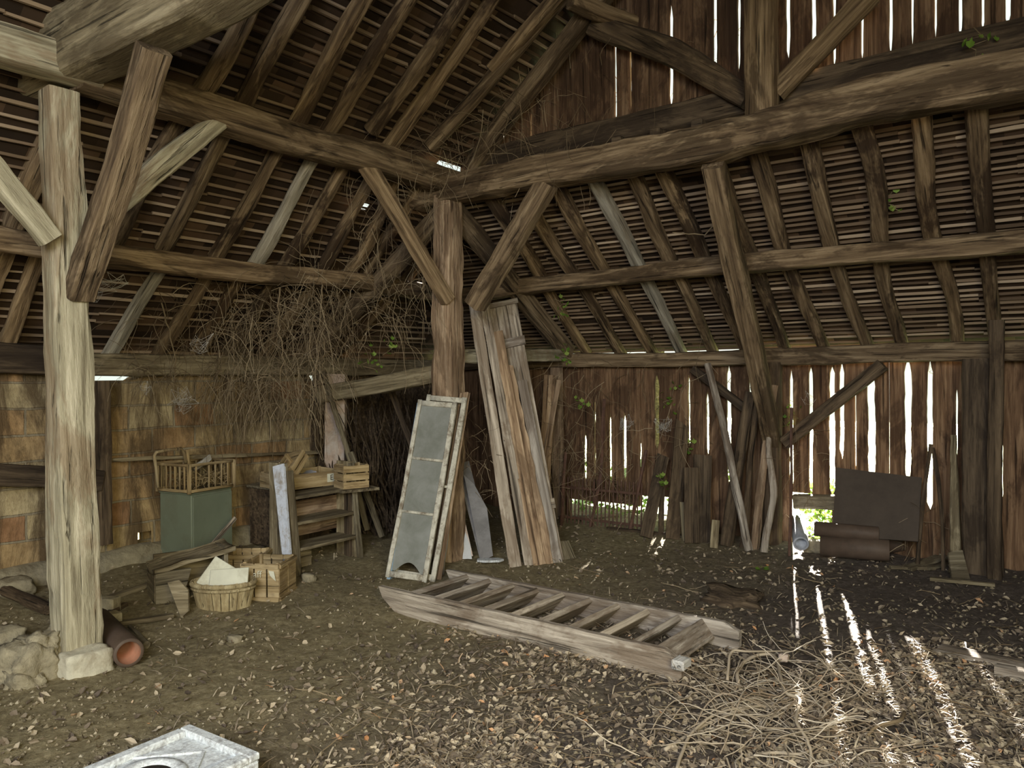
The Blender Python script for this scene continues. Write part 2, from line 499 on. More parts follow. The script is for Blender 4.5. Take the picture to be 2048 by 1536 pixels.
def board(name, bp, tp, width, thick, mat, label, cat='board', dback=.3, theta=0., top=0., bz=None, bd=None, group=None, seed=None, jag=.5, w1=None):
    mw, L = stand(bp, tp, dback, theta, bz, bd)
    rnd = random.Random(seed if seed is not None else int(bp[0]*7+tp[0]))
    n = max(4, int(L/.12)); a, b = [], []
    w1 = w1 or width
    for i in range(n+1):
        t = i/n; ww = width+(w1-width)*t
        a.append((-ww/2+rnd.uniform(-1, 1)*.004*jag+.012*jag*nz(t*3, rnd.random(), 1), L*t))
        b.append((ww/2+rnd.uniform(-1, 1)*.004*jag, L*t))
    a[-1] = (a[-1][0], L-top*rnd.random()); b[-1] = (b[-1][0], L-top)
    mb = MB()
    vs = []
    for (p, q) in zip(a, b):
        for (x, z) in (p, q):
            vs.append((x, 0, z)); vs.append((x, thick, z))
    # grid: per row 4 verts: L-front, L-back, R-front, R-back
    fs = []
    for i in range(n):
        k, l = 4*i, 4*i+4
        fs += [(k, k+2, l+2, l), (k+1, l+1, l+3, k+3), (k, l, l+1, k+1), (k+2, k+3, l+3, l+2)]
    fs += [(0, 1, 3, 2), (4*n, 4*n+2, 4*n+3, 4*n+1)]
    # swap axes so that grain axis X runs along the board
    sw = Matrix(((0, 0, 1, 0), (1, 0, 0, 0), (0, 1, 0, 0), (0, 0, 0, 1)))   # local (x,y,z) -> (z,x,y)
    vs = [sw @ Vector(v) for v in vs]
    o = link_mesh(name, vs, fs, M[mat])
    o.matrix_world = mw @ sw.inverted()
    return tag(o, label, cat, group)
ORD = ['first', 'second', 'third', 'fourth', 'fifth', 'sixth', 'seventh', 'eighth', 'ninth', 'tenth', 'eleventh', 'twelfth', 'thirteenth', 'fourteenth', 'fifteenth', 'sixteenth', 'seventeenth']

# ================================================================== THE BUILDING
rnd = random.Random(5)
# ---- floor
def make_floor():
    x0, x1, y0, y1, st = -8.0, 4.0, -4.5, 8.2, .05
    nx, ny = int((x1-x0)/st), int((y1-y0)/st)
    vs, fs = [], []
    for j in range(ny+1):
        y = y0+j*st
        for i in range(nx+1):
            x = x0+i*st
            det = .012*nz(x, y, 2, 11)+.008*max(0, nz(x, y, 8, 6)) if (y > 1 and x < 1.5) else 0
            vs.append((x, y, fz(x, y)+det))
    for j in range(ny):
        for i in range(nx):
            a = j*(nx+1)+i
            fs.append((a, a+1, a+nx+2, a+nx+1))
    o = link_mesh('floor', vs, fs, M['floor'], smooth=True)
    o['kind'] = 'structure'
make_floor()
g = MB(); g.box((0, 20, -.25), (80, 23, .2))
tag(g.build('ground', M['green_out']), kind='structure')
g = MB(); g.box((-17.5, -5, -.25), (20, 27, .2)); g.box((0, -20, -.25), (15, 31, .2)); g.box((17, -5, -.25), (20, 27, .2))
tag(g.build('ground', M['yard']), kind='structure')

# ---- roof slopes: tiles laid on split laths
TOFF = .115
holesL = [on_left(px, py, TOFF) for px, py in ((1040, 132), (917, 330), (968, 215), (1112, 8), (640, 712))]
def roof(name, side, xr, yr, step, tile, seed):
    rr = random.Random(seed)
    mb = MB()
    if side == 'L':
        sl, n = SLL, Vector((-SLL, 0, 1)).normalized()
        zz = lambda x, y: zL(x)
        ok = lambda x, y: (y < 5.72 if x > -4.62 else zL(x) <= zR(y)+.03 and y < YR+.3)
        c = 1/math.sqrt(1+sl*sl)
        S0, S1 = xr; U0_, U1_ = yr
        P = lambda s, u: Vector((s, u, zL(s)))
    elif side == 'M':      # far slope of the nave
        sl, n = -SLL, Vector((SLL, 0, 1)).normalized()
        c = 1/math.sqrt(1+sl*sl)
        S0, S1 = xr; U0_, U1_ = yr
        P = lambda s, u: Vector((s, u, zL(-3.6-s)))
        ok = lambda x, y: True
    else:
        sl, n = -SLR, Vector((0, SLR, 1)).normalized()
        c = 1/math.sqrt(1+sl*sl)
        S0, S1 = yr; U0_, U1_ = xr
        P = lambda s, u: Vector((u, s, zR(s)))
        ok = lambda x, y: zR(y) <= zL(x)+.03
    ds = step*c
    ns = int((S1-S0)/ds)
    for i in range(ns):
        s = S0+(i+.5)*ds
        # laths
        u = U0_
        run = []
        segs = []
        while u <= U1_:
            p = P(s, u)
            if ok(p.x, p.y):
                run.append((u, s))
            elif run: segs.append(run); run = []
            u += .32
        if run: segs.append(run)
        for run in segs:
            k = 0
            while k < len(run)-1:
                m = min(len(run)-1, k+rr.randint(3, 5))
                if rr.random() > .03:
                    o1 = rr.uniform(-.008, .008); w = rr.uniform(.011, .017); hh = rr.uniform(.006, .009)
                    pts = []
                    for (uu, ss) in run[k:m+1]:
                        q = P(ss+o1+rr.uniform(-.004, .004), uu)+n*(TOFF-.012+rr.uniform(-.003, .003))
                        pts.append(q)
                    mb.tube(pts, [w*rr.uniform(.8, 1.15) for _ in pts], 4, 0)
                k = m
        # tiles
        u = U0_+rr.uniform(0, tile)
        while u < U1_:
            p = P(s, u)
            if ok(p.x, p.y) and not (side == 'L' and any((p-h).length < .045 for h in holesL)) and rr.random() > .002:
                a = p+n*(TOFF+.012)
                if side == 'R' or side == 'L' or side == 'M':
                    e1 = (P(s, u+1)-P(s, u)).normalized(); e2 = n.cross(e1)
                    t1, t2 = rr.uniform(-.03, .03), rr.uniform(.02, .10)
                    q1 = e1*(tile*.505); q2 = e2*(step*.62)
                    sg = 1 if side != 'R' else 1
                    vs = [a-q1-q2+n*(rr.uniform(0, .004)), a+q1-q2+n*rr.uniform(0, .004), a+q1+q2+n*.006, a-q1+q2+n*.006]
                    vs += [v+n*.012 for v in vs]
                    mb.add(vs, [(3, 2, 1, 0), (4, 5, 6, 7), (0, 1, 5, 4), (1, 2, 6, 5), (2, 3, 7, 6), (3, 0, 4, 7)], 1)
            u += tile
    o = mb.build(name, None, mats=[M['lath'], M['tile']])
    o['kind'] = 'structure'
roof('ceiling_left', 'L', (-6.75, -1.8), (-4.0, 7.6), .088, .17, 1)
roof('ceiling_right', 'R', (-6.8, 3.1), (5.42, 7.46), .058, .17, 2)
mb = MB()
for xa, xb in ((-1.8, 3.2),):
    vs = [(xa, -4, zL(-1.8)), (xb, -4, zL(-3.6-xb)), (xb, 5.7, zL(-3.6-xb)), (xa, 5.7, zL(-1.8))]
    mb.add(vs+[(a, b, c+.05) for a, b, c in vs], [(3, 2, 1, 0), (4, 5, 6, 7), (0, 1, 5, 4), (1, 2, 6, 5), (2, 3, 7, 6), (3, 0, 4, 7)])
tag(mb.build('ceiling_far', M['tile']), kind='structure')
# solid outer weathering so that daylight comes only through the real gaps
mb = MB()
def slab_q(q, n, t=.02): mb.add(list(q)+[Vector(p)+n*t for p in q], [(3, 2, 1, 0), (4, 5, 6, 7), (0, 1, 5, 4), (1, 2, 6, 5), (2, 3, 7, 6), (3, 0, 4, 7)])

# ---- plank walls
def plank_wall(name, yp, xs, ztop, slits, zbot=lambda x: -.1, seed=3, wid=(.15, .24), mat='plank', axis='x', step=.06, thick=.025):
    """xs=(x0,x1); slits = list of (x, halfwidth, zlo, zhi) open joints"""
    rr = random.Random(seed)
    slits = sorted(slits)
    joints = [(xs[0], .001, 0, 0)]
    for s_ in slits+[(xs[1], .001, 0, 0)]:
        gap = s_[0]-joints[-1][0]
        k = max(1, round(gap/((wid[0]+wid[1])/2)))
        x_prev = joints[-1][0]
        for i in range(1, k):
            joints.append((x_prev+gap*(i+rr.uniform(-.12, .12))/k, rr.choice((.0006, .0006, .0012, .002)) if axis == 'x' else .0005, -9, 9))
        joints.append(s_)
    mb = MB()
    for a, b in zip(joints, joints[1:]):
        zb = zbot((a[0]+b[0])/2); zt = ztop((a[0]+b[0])/2)
        zb += rr.uniform(-.01, .02)
        n = max(2, int((zt-zb)/step)); off = rr.uniform(-.012, .012); tilt = rr.uniform(-.006, .006)
        vs = []
        for i in range(n+1):
            z = zb+(zt-zb)*i/n
            def hw(s_, ph):
                lo, hi = s_[2], s_[3]
                k = sstep(lo-.02, lo+.04, z)*(1-sstep(hi-.06, hi+.03, z)) if s_[1] > .003 else 1
                return s_[1]*k*(.92+.25*nz(z*2.2, ph, 1)+.3*nz(z*9, ph, 1)) - .0008*(1-k)
            xa = a[0]+hw(a, a[0]*9)+.005*nz(z*.8, a[0]*3, 5); xb = b[0]-hw(b, b[0]*9+3)+.005*nz(z*.8, b[0]*3, 5)
            for x, dd in ((xa, -tilt), (xb, tilt)):
                y = yp+off+dd+.006*nz(x, z*1.2, seed)
                vs += [(x, y, z), (x, y+thick, z)]
        fs = []
        for i in range(n):
            k, l = 4*i, 4*i+4
            fs += [(k, k+2, l+2, l), (k+1, l+1, l+3, k+3), (k, l, l+1, k+1), (k+2, k+3, l+3, l+2)]
        fs += [(0, 1, 3, 2), (4*n, 4*n+2, 4*n+3, 4*n+1)]
        mb.add(vs, fs)
    o = mb.build(name, M[mat])
    o['kind'] = 'structure'
    return o
def slit(px, y0, y1, wpx, yp):
    a = PY(px, (y0+y1)/2, yp)
    return (a.x, wpx/2*dep(a)/FPX/.92, PY(px, y1, yp).z, PY(px, y0, yp).z)
YW = 7.38
sl = [slit(*a, YW) for a in ((1170, 870, 960, 5), (1190, 800, 960, 5), (1222, 830, 970, 5), (1250, 830, 960, 7), (1281, 885, 935, 3), (1313, 755, 895, 9), (1378, 750, 890, 6),
      (1415, 785, 910, 6), (1458, 735, 965, 8), (1501, 735, 800, 6), (1582, 745, 975, 7), (1622, 735, 990, 8), (1664, 735, 990, 11), (1684, 730, 912, 9), (1711, 770, 940, 3),
      (1742, 745, 960, 14), (1816, 725, 960, 12), (1860, 728, 1015, 10), (1913, 780, 910, 4), (1940, 740, 1150, 4), (2004, 800, 1000, 4), (2060, 800, 1000, 6))]
def zb_right(x):
    p = (x-PY(1590, 1000, YW).x, x-PY(1672, 1000, YW).x, x-PY(1150, 950, YW).x, x-PY(1275, 950, YW).x)
    if p[0] > 0 > p[1]: return .52
    if p[2] > 0 > p[3]: return .24
    if abs(x-PY(1310, 950, YW).x) < .12: return .35
    return -.1
plank_wall('wall_right', YW, (-7.0, 3.4), lambda x: 1.74, sl, zb_right, 3)
YG = 5.60
sg = [slit(a[0], a[1], a[2], a[3]*1.0, YG) for a in ((1062, 225, 285, 6), (1178, 110, 230, 2), (1232, 75, 240, 4), (1262, 90, 225, 5), (1342, 15, 210, 6), (1430, -60, 180, 6), (1477, -60, 140, 6), (1553, -80, 130, 4), (1576, -80, 112, 7),
      (1627, -80, 150, 8), (1667, -80, 128, 6), (1723, -80, 115, 6), (1780, -80, 98, 7), (1824, -80, 85, 5), (1871, -80, 72, 5), (1921, -80, 66, 6), (1966, -80, 55, 5), (2016, -80, 42, 9), (2070, -80, 30, 6), (2120, -80, 20, 6))]
plank_wall('wall_gable', YG, (-4.75, 1.1), lambda x: max(3.6, min(zL(x), zL(-3.6-x))+.12), sg, lambda x: 3.32, 11, wid=(.16, .24))
# ---- block wall on the left with its stone footing
def block_wall():
    mb = MB()
    ys = [-4+.12*i for i in range(int((5.42+4)/.12)+1)]
    zs = [-.2+.1*i for i in range(19)]
    slot = (PX(186, 752, XL).y, PX(300, 752, XL).y)
    hole = PX(293, 1077, XL)
    idx = {}
    def X_(y, z): return XL-.03+.03*nz(y*.8, z*1.3, 4)+.012*nz(y*5, z*5, 8)+(.0 if z > .42 else .0)
    for side in (0, 1):
        for i, y in enumerate(ys):
            for k, z in enumerate(zs):
                zt = z if k < 18 else 1.67
                if slot[0] < y < slot[1] and z > 1.5: zt = 1.595
                if y > 5.3: zt = min(zt, 1.5)
                idx[(side, i, k)] = len(mb.v)
                mb.v.append(Vector((X_(y, zt)-(.20 if side else 0), y, zt)))
    for i in range(len(ys)-1):
        for k in range(len(zs)-1):
            yc, zc = ys[i]+.06, zs[k]+.05
            if abs(yc-hole.y) < .10 and abs(zc-hole.z) < .06: continue
            if -1.7 < yc < .6 and zc > .1: continue     # doorway behind the viewer
            a = [idx[(0, i, k)], idx[(0, i+1, k)], idx[(0, i+1, k+1)], idx[(0, i, k+1)]]
            b = [idx[(1, i, k)], idx[(1, i+1, k)], idx[(1, i+1, k+1)], idx[(1, i, k+1)]]
            mb.f.append(tuple(a)); mb.f.append(tuple(reversed(b)))
    n = len(ys)-1
    for k in range(len(zs)-1):
        mb.f.append((idx[(0, n, k)], idx[(1, n, k)], idx[(1, n, k+1)], idx[(0, n, k+1)]))
    for i in range(n):
        mb.f.append((idx[(0, i, 18)], idx[(0, i+1, 18)], idx[(1, i+1, 18)], idx[(1, i, 18)]))
    mb.m = [0]*len(mb.f)
    tag(mb.build('wall_left', M['blockwall'], smooth=True), kind='structure')
    mb = MB()   # footing course
    vs = []; n = int((5.4+4)/.09)
    for i in range(n+1):
        y = -4+.09*i
        for (x, z) in ((XL+.13, -.15), (XL+.14, .07), (XL+.11, .14), (XL+.05, .19), (XL-.05, .20)):
            vs.append((x+.03*nz(y*3, z*5, 2)+.02*nz(y*9, z*9, 2), y, z+.02*nz(y*4, z*4, 6)))
    fs = [(i*5+k, (i+1)*5+k, (i+1)*5+k+1, i*5+k+1) for i in range(n) for k in range(4)]
    mb.add(vs, fs)
    tag(mb.build('trim_1', M['stone'], smooth=True), kind='structure')
block_wall()
# back part of the left wall beyond the blocks (dark boards) and the walls round the viewer
def simple_wall(name, x0, y0, x1, y1, z0, z1, mat):
    d = Vector((x1-x0, y1-y0, 0)); L = d.length; d.normalize()
    mb = MB()
    k = int(L/.22)
    rr = random.Random(int(L*100))
    for i in range(k):
        a = L*i/k; b = L*(i+1)/k
        c = Vector((x0, y0, 0))+d*(a+b)/2
        rot = Matrix.Rotation(math.atan2(d.y, d.x), 3, 'Z')
        mb.box((c.x+rr.uniform(-.005, .005), c.y+rr.uniform(-.005, .005), (z0+z1)/2), (b-a+.001, .025, z1-z0), rot)
    tag(mb.build(name, M[mat]), kind='structure')
simple_wall('wall_corner', XL-.05, 5.35, XL-.05, 7.4, -.1, 1.75, 'dark')
simple_wall('wall_side', 3.0, -4.0, 3.0, -2.0, -.1, 4, 'dark')
simple_wall('wall_side', 3.0, .8, 3.0, 7.4, -.1, 2.2, 'dark')
simple_wall('wall_back', -6.5, -4.0, -2.2, -4.0, -.1, 6, 'dark')

# ================================================================== THE FRAME
TL = {}
# --- big left post
post = []
pc = [(118, 190, 4.42), (128, 420, 4.42), (134, 700, 4.42), (143, 950, 4.40), (153, 1295, 4.38)]
bot = D(153, 1330, 4.38); top = D(117, 185, 4.44)
Lp = (top-bot).length
mids = []
mw_ = axes(bot, top)
inv = (Matrix.Translation(bot) @ axes(bot, top, (0, 0, 1))).inverted()
for px, py, d in pc[1:-1]:
    q = inv @ D(px, py, d)
    mids.append((q.x/Lp, q.y, q.z, 1.0))
tp = timber('post', bot, top, .235, .225, 'pale', 'big whitewashed square oak post at far left on a rubble footing', 'post', mids=mids, w1=.165, h1=.17, crook=.006, rnd=.12, rough=.008, seed=3)
# --- rubble footing under it
def lump(name, c, size, seed, mat, label=None, cat=None, parent=None, sub=4, amp=.25, sq=.5, fr=2.3):
    bm = bmesh.new()
    bmesh.ops.create_cube(bm, size=2)
    bmesh.ops.subdivide_edges(bm, edges=bm.edges[:], cuts=7 if sub > 3 else 3, use_grid_fill=True)
    vs = []
    for v in bm.verts:
        p = v.co.copy(); q = p.normalized()*1.15
        p = p.lerp(q, 1-sq)
        k = 1+amp*(nz(p.x, p.y, p.z+seed*3.3, fr*.5)+.5*nz(p.x, p.y, p.z+seed*5.1, fr*1.5))
        v.co = Vector((p.x*size[0]/2*k, p.y*size[1]/2*k, p.z*size[2]/2*k))
    bm.verts.index_update()
    vs = [v.co.copy() for v in bm.verts]; fs = [tuple(v.index for v in f.verts) for f in bm.faces]
    bm.free()
    o = link_mesh(name, vs, fs, M[mat], smooth=True)
    o.location = c
    if parent is not None:
        o.parent = parent; o.matrix_parent_inverse = parent.matrix_world.inverted()
    elif label: tag(o, label, cat)
    return o
ft = empty('stone_footing', Matrix.Translation((-4.6, 2.0, 0)), 'lumpy rubble footing at the foot of the big left post', 'stone footing')
lump('render_block', (-4.47, 2.03, .0), (.27, .25, .27), 4, 'lime', parent=ft, sq=.8, amp=.14)
for i, (dx, dy, dz, s_) in enumerate(((-.10, -.16, .14, .22), (-.20, -.08, .08, .24), (-.16, -.22, .03, .20), (-.30, -.14, .03, .22), (-.02, -.22, .02, .16), (-.22, .04, .16, .22), (-.12, -.10, .24, .16))):
    lump('rubble_stone', (-4.46+dx*.9, 1.95+dy*.9, dz*.62), (s_*1.1, s_*.9, s_*.95), i+9, 'stone', parent=ft, amp=.5, sub=4)

# --- left bay: tie beam, braces, purlin
a, b = PY(60, 140, 2.08), PY(640, -160, 2.08)
timber('tie_beam', PY(48, 150, 2.08)+Vector((-.05, 0, 0)), Vector((1.2, 2.08, 3.46)), .28, .40, 'dusty', 'massive curved tie beam leaving the frame above the big left post', 'tie beam',
       mids=[(.12, 0, 0, 1.0), (.3, 0, -.02, 1.0), (.6, 0, .2, 1)], rnd=.1, seed=8, crook=.012, rough=.006, w1=.26, h1=.36)
timber('brace', PY(160, 590, 2.10), PY(312, 98, 2.06), .15, .13, 'beam', 'thick brace rising from the big left post to the curved tie beam', 'brace', seed=12, rnd=.2)
timber('brace', PX(208, 432, -4.56), PX(434, 244, -4.58), .11, .115, 'pale', 'pale brace from the big left post to the upper left purlin', 'brace', seed=13, rnd=.15, mids=[(.5, 0, .02, 1.15)])
timber('brace', PX(98, 482, -4.56), PX(-60, 285, -4.58), .11, .12, 'pale', 'pale brace rising out of the frame at the left edge', 'brace', seed=14, rnd=.12)
timber('strut', PY(84, 225, 2.12)+Vector((0, .08, 0)), Vector((-6.45, 2.2, 1.95)), .13, .14, 'beam', 'dim strut falling from the big left post to the block wall', 'strut', seed=15)
timber('purlin', (-4.58, -4, 3.36), (-4.58, 2.2, 3.36), .2, .2, 'pale', 'pale squared purlin ending at the upper left edge', 'purlin', seed=16, rnd=.12)
timber('purlin', (-4.6, 2.1, 3.34), (-4.62, 5.35, 3.34), .2, .205, 'beam', 'upper left purlin running from the big post to the corner post', 'purlin', seed=17, rnd=.15, mids=[(.45, 0, -.03, 1.02), (.75, 0, .012, 1.1)])
timber('purlin', (-5.55, 1.2, 2.50), (-5.55, 6.2, 2.48), .15, .16, 'beam', 'lower left purlin under the sloping roof above the block wall', 'purlin', seed=18, rnd=.5, crook=.025, rough=.009)
timber('wall_plate', (-6.46, -4, 1.76), (-6.46, 2.9, 1.76), .2, .2, 'dark', 'dark mossy wall plate at the left edge', 'wall plate', seed=19, rnd=.2, mids=[(.97, 0, 0, 1.15)])
timber('wall_plate', (-6.46, 2.9, 1.72), (-6.46, 7.3, 1.72), .17, .185, 'dusty', 'squared wall plate lying along the block wall', 'wall plate', seed=20, rnd=.08, crook=.004)
# --- corner post and what meets it
cb, ct = Vector((-4.57, 5.22, -.05)), Vector((-4.60, 5.25, 3.2))
timber('post', cb, ct, .24, .23, 'warm', 'round-edged central corner post carrying both roof slopes', 'post', seed=21, rnd=.4, crook=.012, rough=.011, w1=.215, h1=.215)
timber('brace', PX(896, 600, -4.5), PX(728, 325, -4.58), .11, .12, 'beam', 'brace from the central post up to the upper left purlin', 'brace', seed=22, rnd=.45, crook=.015)
timber('brace', PY(958, 600, 5.2)+Vector((-.05, 0, -.05)), PY(1095, 365, 5.22), .16, .16, 'beam', 'thick brace from the central post up to the gable tie', 'brace', seed=23, rnd=.25)
timber('gable_tie', (-4.95, 5.25, 3.23), (2.6, 5.25, 3.25), .26, .235, 'beam', 'long crooked gable tie beam across the upper right', 'tie beam', seed=24, rnd=.2, crook=.02, rough=.012,
       mids=[(.15, 0, .02, 1.0), (.33, 0, -.01, 1.03), (.5, 0, .03, 1.08)])
timber('gable_plate', (-4.5, 5.52, 3.53), (2.6, 5.52, 3.62), .17, .2, 'dark', 'dark second beam behind the gable tie under the slotted boards', 'beam', seed=25, crook=.02)
for i, (px, py, lb) in enumerate(((1235, 277, 'small square block on the gable tie, nearest the central post'), (1312, 262, 'small square block on the gable tie, further right of its twin'), (1395, 225, 'small square block on the gable tie, just left of the king post'))):
    p = PY(px, py, 5.34)
    mb = MB(); mb.box((0, 0, 0), (.085, .18, .08), ch=.008)
    o = mb.build('packing_block', M['dark']); o.location = (p.x, 5.40, 3.40)
    tag(o, lb, 'block', 'packing blocks on the gable tie')
timber('king_post', PY(1524, 236, 5.27), PY(1527, -260, 5.3), .2, .17, 'beam', 'upright king post standing on the gable tie', 'post', seed=26, rnd=.15, up=(0, 1, 0))
timber('brace', PY(1552, 185, 5.36), PY(1740, -15, 5.4), .12, .135, 'beam', 'brace leaning right from the king post', 'brace', seed=27, rnd=.35)
timber('brace', PY(1498, 200, 5.42), PY(1195, 48, 5.46), .15, .16, 'dark', 'bowed dark brace leaning left from the king post', 'brace', seed=28, rnd=.6, mids=[(.5, .0, .05, 1.25)], crook=.03)
timber('gable_rafter', PY(945, 345, 5.42), PY(1300, -140, 5.42), .15, .15, 'beam', 'thick end rafter along the left edge of the gable', 'rafter', seed=29, rnd=.5, crook=.03)
timber('collar', PX(1140, 0, -3.2), PX(1160, 22, -3.2)+Vector((.25, .4, -.05)), .12, .12, 'beam', 'stub of purlin end at the top beside the gable rafter', 'beam', seed=30)
timber('strut', (-4.6, 5.3, 3.12), (-4.62, 7.25, 1.88), .15, .16, 'beam', 'strut falling from behind the central post to the plank wall', 'strut', seed=31, rnd=.2)
timber('strut', (-4.66, 5.28, 3.1), (-6.45, 5.28, 1.86), .15, .15, 'beam', 'strut falling from the central post to the end of the block wall', 'strut', seed=32, rnd=.3)
timber('aisle_tie', PY(1127, 710, 7.2), (-4.6, 5.35, 1.80), .13, .13, 'pale', 'short level tie sticking out right of the leaning shutter', 'tie', seed=33, rnd=.35)
timber('aisle_tie', D(644, 790, 7.95), D(892, 744, 6.98), .13, .165, 'dusty', 'sloping tie from the block wall to the central post', 'tie', seed=34, rnd=.2)
timber('purlin', (-5.4, 6.3, 2.47), (3.0, 6.3, 2.54), .15, .15, 'beam', 'lower right purlin crossing under the rafters', 'purlin', seed=35, rnd=.3, crook=.02, rough=.008)
timber('wall_plate', (-6.5, 7.3, 1.77), (-2.3, 7.3, 1.775), .16, .15, 'beam', 'wall plate above the plank wall, left of the long strut', 'wall plate', seed=36, rnd=.2)
timber('wall_plate', (-2.45, 7.26, 1.775), (3.0, 7.26, 1.77), .16, .16, 'beam', 'wall plate above the plank wall, right of the long strut', 'wall plate', seed=37, rnd=.3)
timber('strut', PY(1428, 325, 5.25), Vector((-2.38, 7.18, 1.0)), .15, .17, 'beam', 'long strut from the gable tie down to the plank wall post', 'strut', seed=38, rnd=.1, crook=.012)
timber('post', (-2.38, 7.2, -.02), (-2.38, 7.2, 1.72), .16, .15, 'dark', 'dark wall post behind the leaning poles', 'post', seed=39)
timber('brace', PY(1570, 888, 7.22), PY(1765, 728, 7.22), .10, .115, 'dark', 'slanting brace across the slotted plank wall', 'brace', seed=40, rnd=.1)
timber('brace', PY(1490, 815, 7.26), PY(1385, 738, 7.26), .07, .08, 'dark', 'short dark brace left of the leaning poles', 'brace', seed=41, rnd=.1)
timber('post', (PY(1965, 900, 7.1).x, 7.12, -.02), (PY(1965, 900, 7.1).x, 7.12, 1.72), .27, .15, 'dark', 'broad dark wall post at the far right', 'post', seed=42, up=(0, 1, 0))
timber('prop', PZ(1992, 1165)+Vector((0, 0, 0)), PY(1992, 640, 6.95), .10, .10, 'dark', 'slim dark prop in front of the broad wall post', 'prop', seed=43)
timber('post', PY(1113, 1040, 7.22), PY(1116, 735, 7.22), .13, .12, 'warm', 'bark-stripped round post at the left end of the plank wall', 'post', seed=44, rnd=.8, crook=.02)
timber('stud', PX(207, 1088, -6.40), PX(203, 762, -6.40), .10, .10, 'dark', 'dark upright stud against the block wall beside the big post', 'stud', seed=45)
timber('stud', PX(632, 900, -6.42), PX(632, 745, -6.42), .07, .07, 'dark', 'thin stud at the end of the block wall', 'stud', seed=46)
timber('rail', PX(-30, 945, -6.39), PX(200, 962, -6.39), .16, .1, 'dark', 'dark horizontal rail in the block wall left of the big post', 'rail', seed=47, up=(1, 0, 0))
timber('rail', PX(205, 922, -6.41), PX(640, 905, -6.41), .02, .03, 'dusty', 'thin rail across the block wall above the green cabinet', 'rail', seed=48)
timber('rail', PY(1588, 1003, 7.30), PY(1680, 1003, 7.30), .1, .13, 'dusty', 'low rail closing the foot of the plank wall by the leaning panel', 'rail', seed=49)

# --- rafters
LR_up = [((470, 40), (398, 178)), ((600, 0), (486, 205)), ((718, 0), (590, 240)), ((820, 0), (655, 262)), ((916, 8), (761, 238)), ((952, 55), (800, 275)), ((1045, 85), (872, 268)), ((1100, 0), (1005, 120))]
LR_lo = [((372, 230), (236, 468), 0), ((452, 255), (335, 478), 0), ((556, 285), (440, 495), 0), ((632, 308), (518, 512), 1), ((690, 332), (572, 530), 0), ((738, 365), (640, 535), 0), ((797, 365), (690, 552), 0), ((842, 372), (735, 552), 0), ((890, 450), (800, 575), 0)]
LR_ft = [((-30, 470), (-110, 680), 0), ((85, 500), (14, 690), 0), ((322, 540), (222, 705), 1), ((400, 560), (322, 700), 0), ((470, 570), (398, 702), 0), ((545, 560), (470, 705), 0), ((612, 585), (530, 705), 0), ((690, 600), (600, 712), 0), ((760, 610), (665, 712), 0)]
def rafters(lst, plane, nm, lab, off0, r0, ext0, ext1, grp, seed):
    for i, e in enumerate(lst):
        a, b = plane(*e[0], off0), plane(*e[1], off0)
        d = (a-b).normalized()
        pale = len(e) > 2 and e[2]
        mid = e[3] if len(e) > 3 else (0, 0)
        timber('rafter', b-d*ext1, a+d*ext0, r0*1.12, r0, 'rafterpale' if pale else 'rafter', lab.format(ORD[i]), 'rafter', grp, seed=seed+i, rnd=.75, crook=.028, rough=.006,
               mids=[(.35, mid[0], 0, 1.05), (.7, mid[1], 0, .95)], w1=r0*.9, h1=r0*.9, up=(0, 0, 1))
rafters(LR_up, on_left, 'rafter', 'pole rafter on the left slope above the upper purlin, {} from the left', .045, .105, 1.0, .12, 'upper rafters of the left slope', 100)
rafters(LR_lo, on_left, 'rafter', 'pole rafter between the two left purlins, {} from the left', .045, .10, .15, .12, 'middle rafters of the left slope', 120)
rafters(LR_ft, on_left, 'rafter', 'pole rafter below the lower left purlin, {} from the left', .045, .10, .12, .10, 'lower rafters of the left slope', 140)
RR = [((985, 400), (1035, 480), 0), ((1035, 478), (1170, 700), 0), ((1068, 425), (1247, 712), 0, (0, .02)), ((1112, 375), (1305, 710), 0, (.02, 0)), ((1186, 365), (1364, 706), 1, (-.02, .01)), ((1265, 360), (1428, 704), 0, (.02, .0)), ((1342, 350), (1497, 703), 0, (.03, .0)),
      ((1440, 350), (1575, 700), 0), ((1516, 303), (1645, 695), 0, (.03, .03)), ((1612, 278), (1732, 693), 0, (.03, .05)), ((1714, 250), (1810, 690), 0, (-.03, .04)), ((1838, 222), (1905, 688), 0, (.04, -.03)), ((1958, 205), (1993, 684), 0, (0, .02)), ((2080, 190), (2085, 680), 0)]
rafters([(e[1], e[0])+tuple(e[2:]) for e in RR], on_right, 'rafter', 'pole rafter under the right-hand lean-to roof, {} from the left', .045, .11, .06, .10, 'rafters of the right-hand slope', 160)

# hip rafter in the dark corner
timber('hip_rafter', Vector((-6.5, 7.3, 1.86)), Vector((-4.6, 5.22, 3.40)), .13, .13, 'dark', 'dark hip rafter running into the far corner', 'rafter', seed=180)

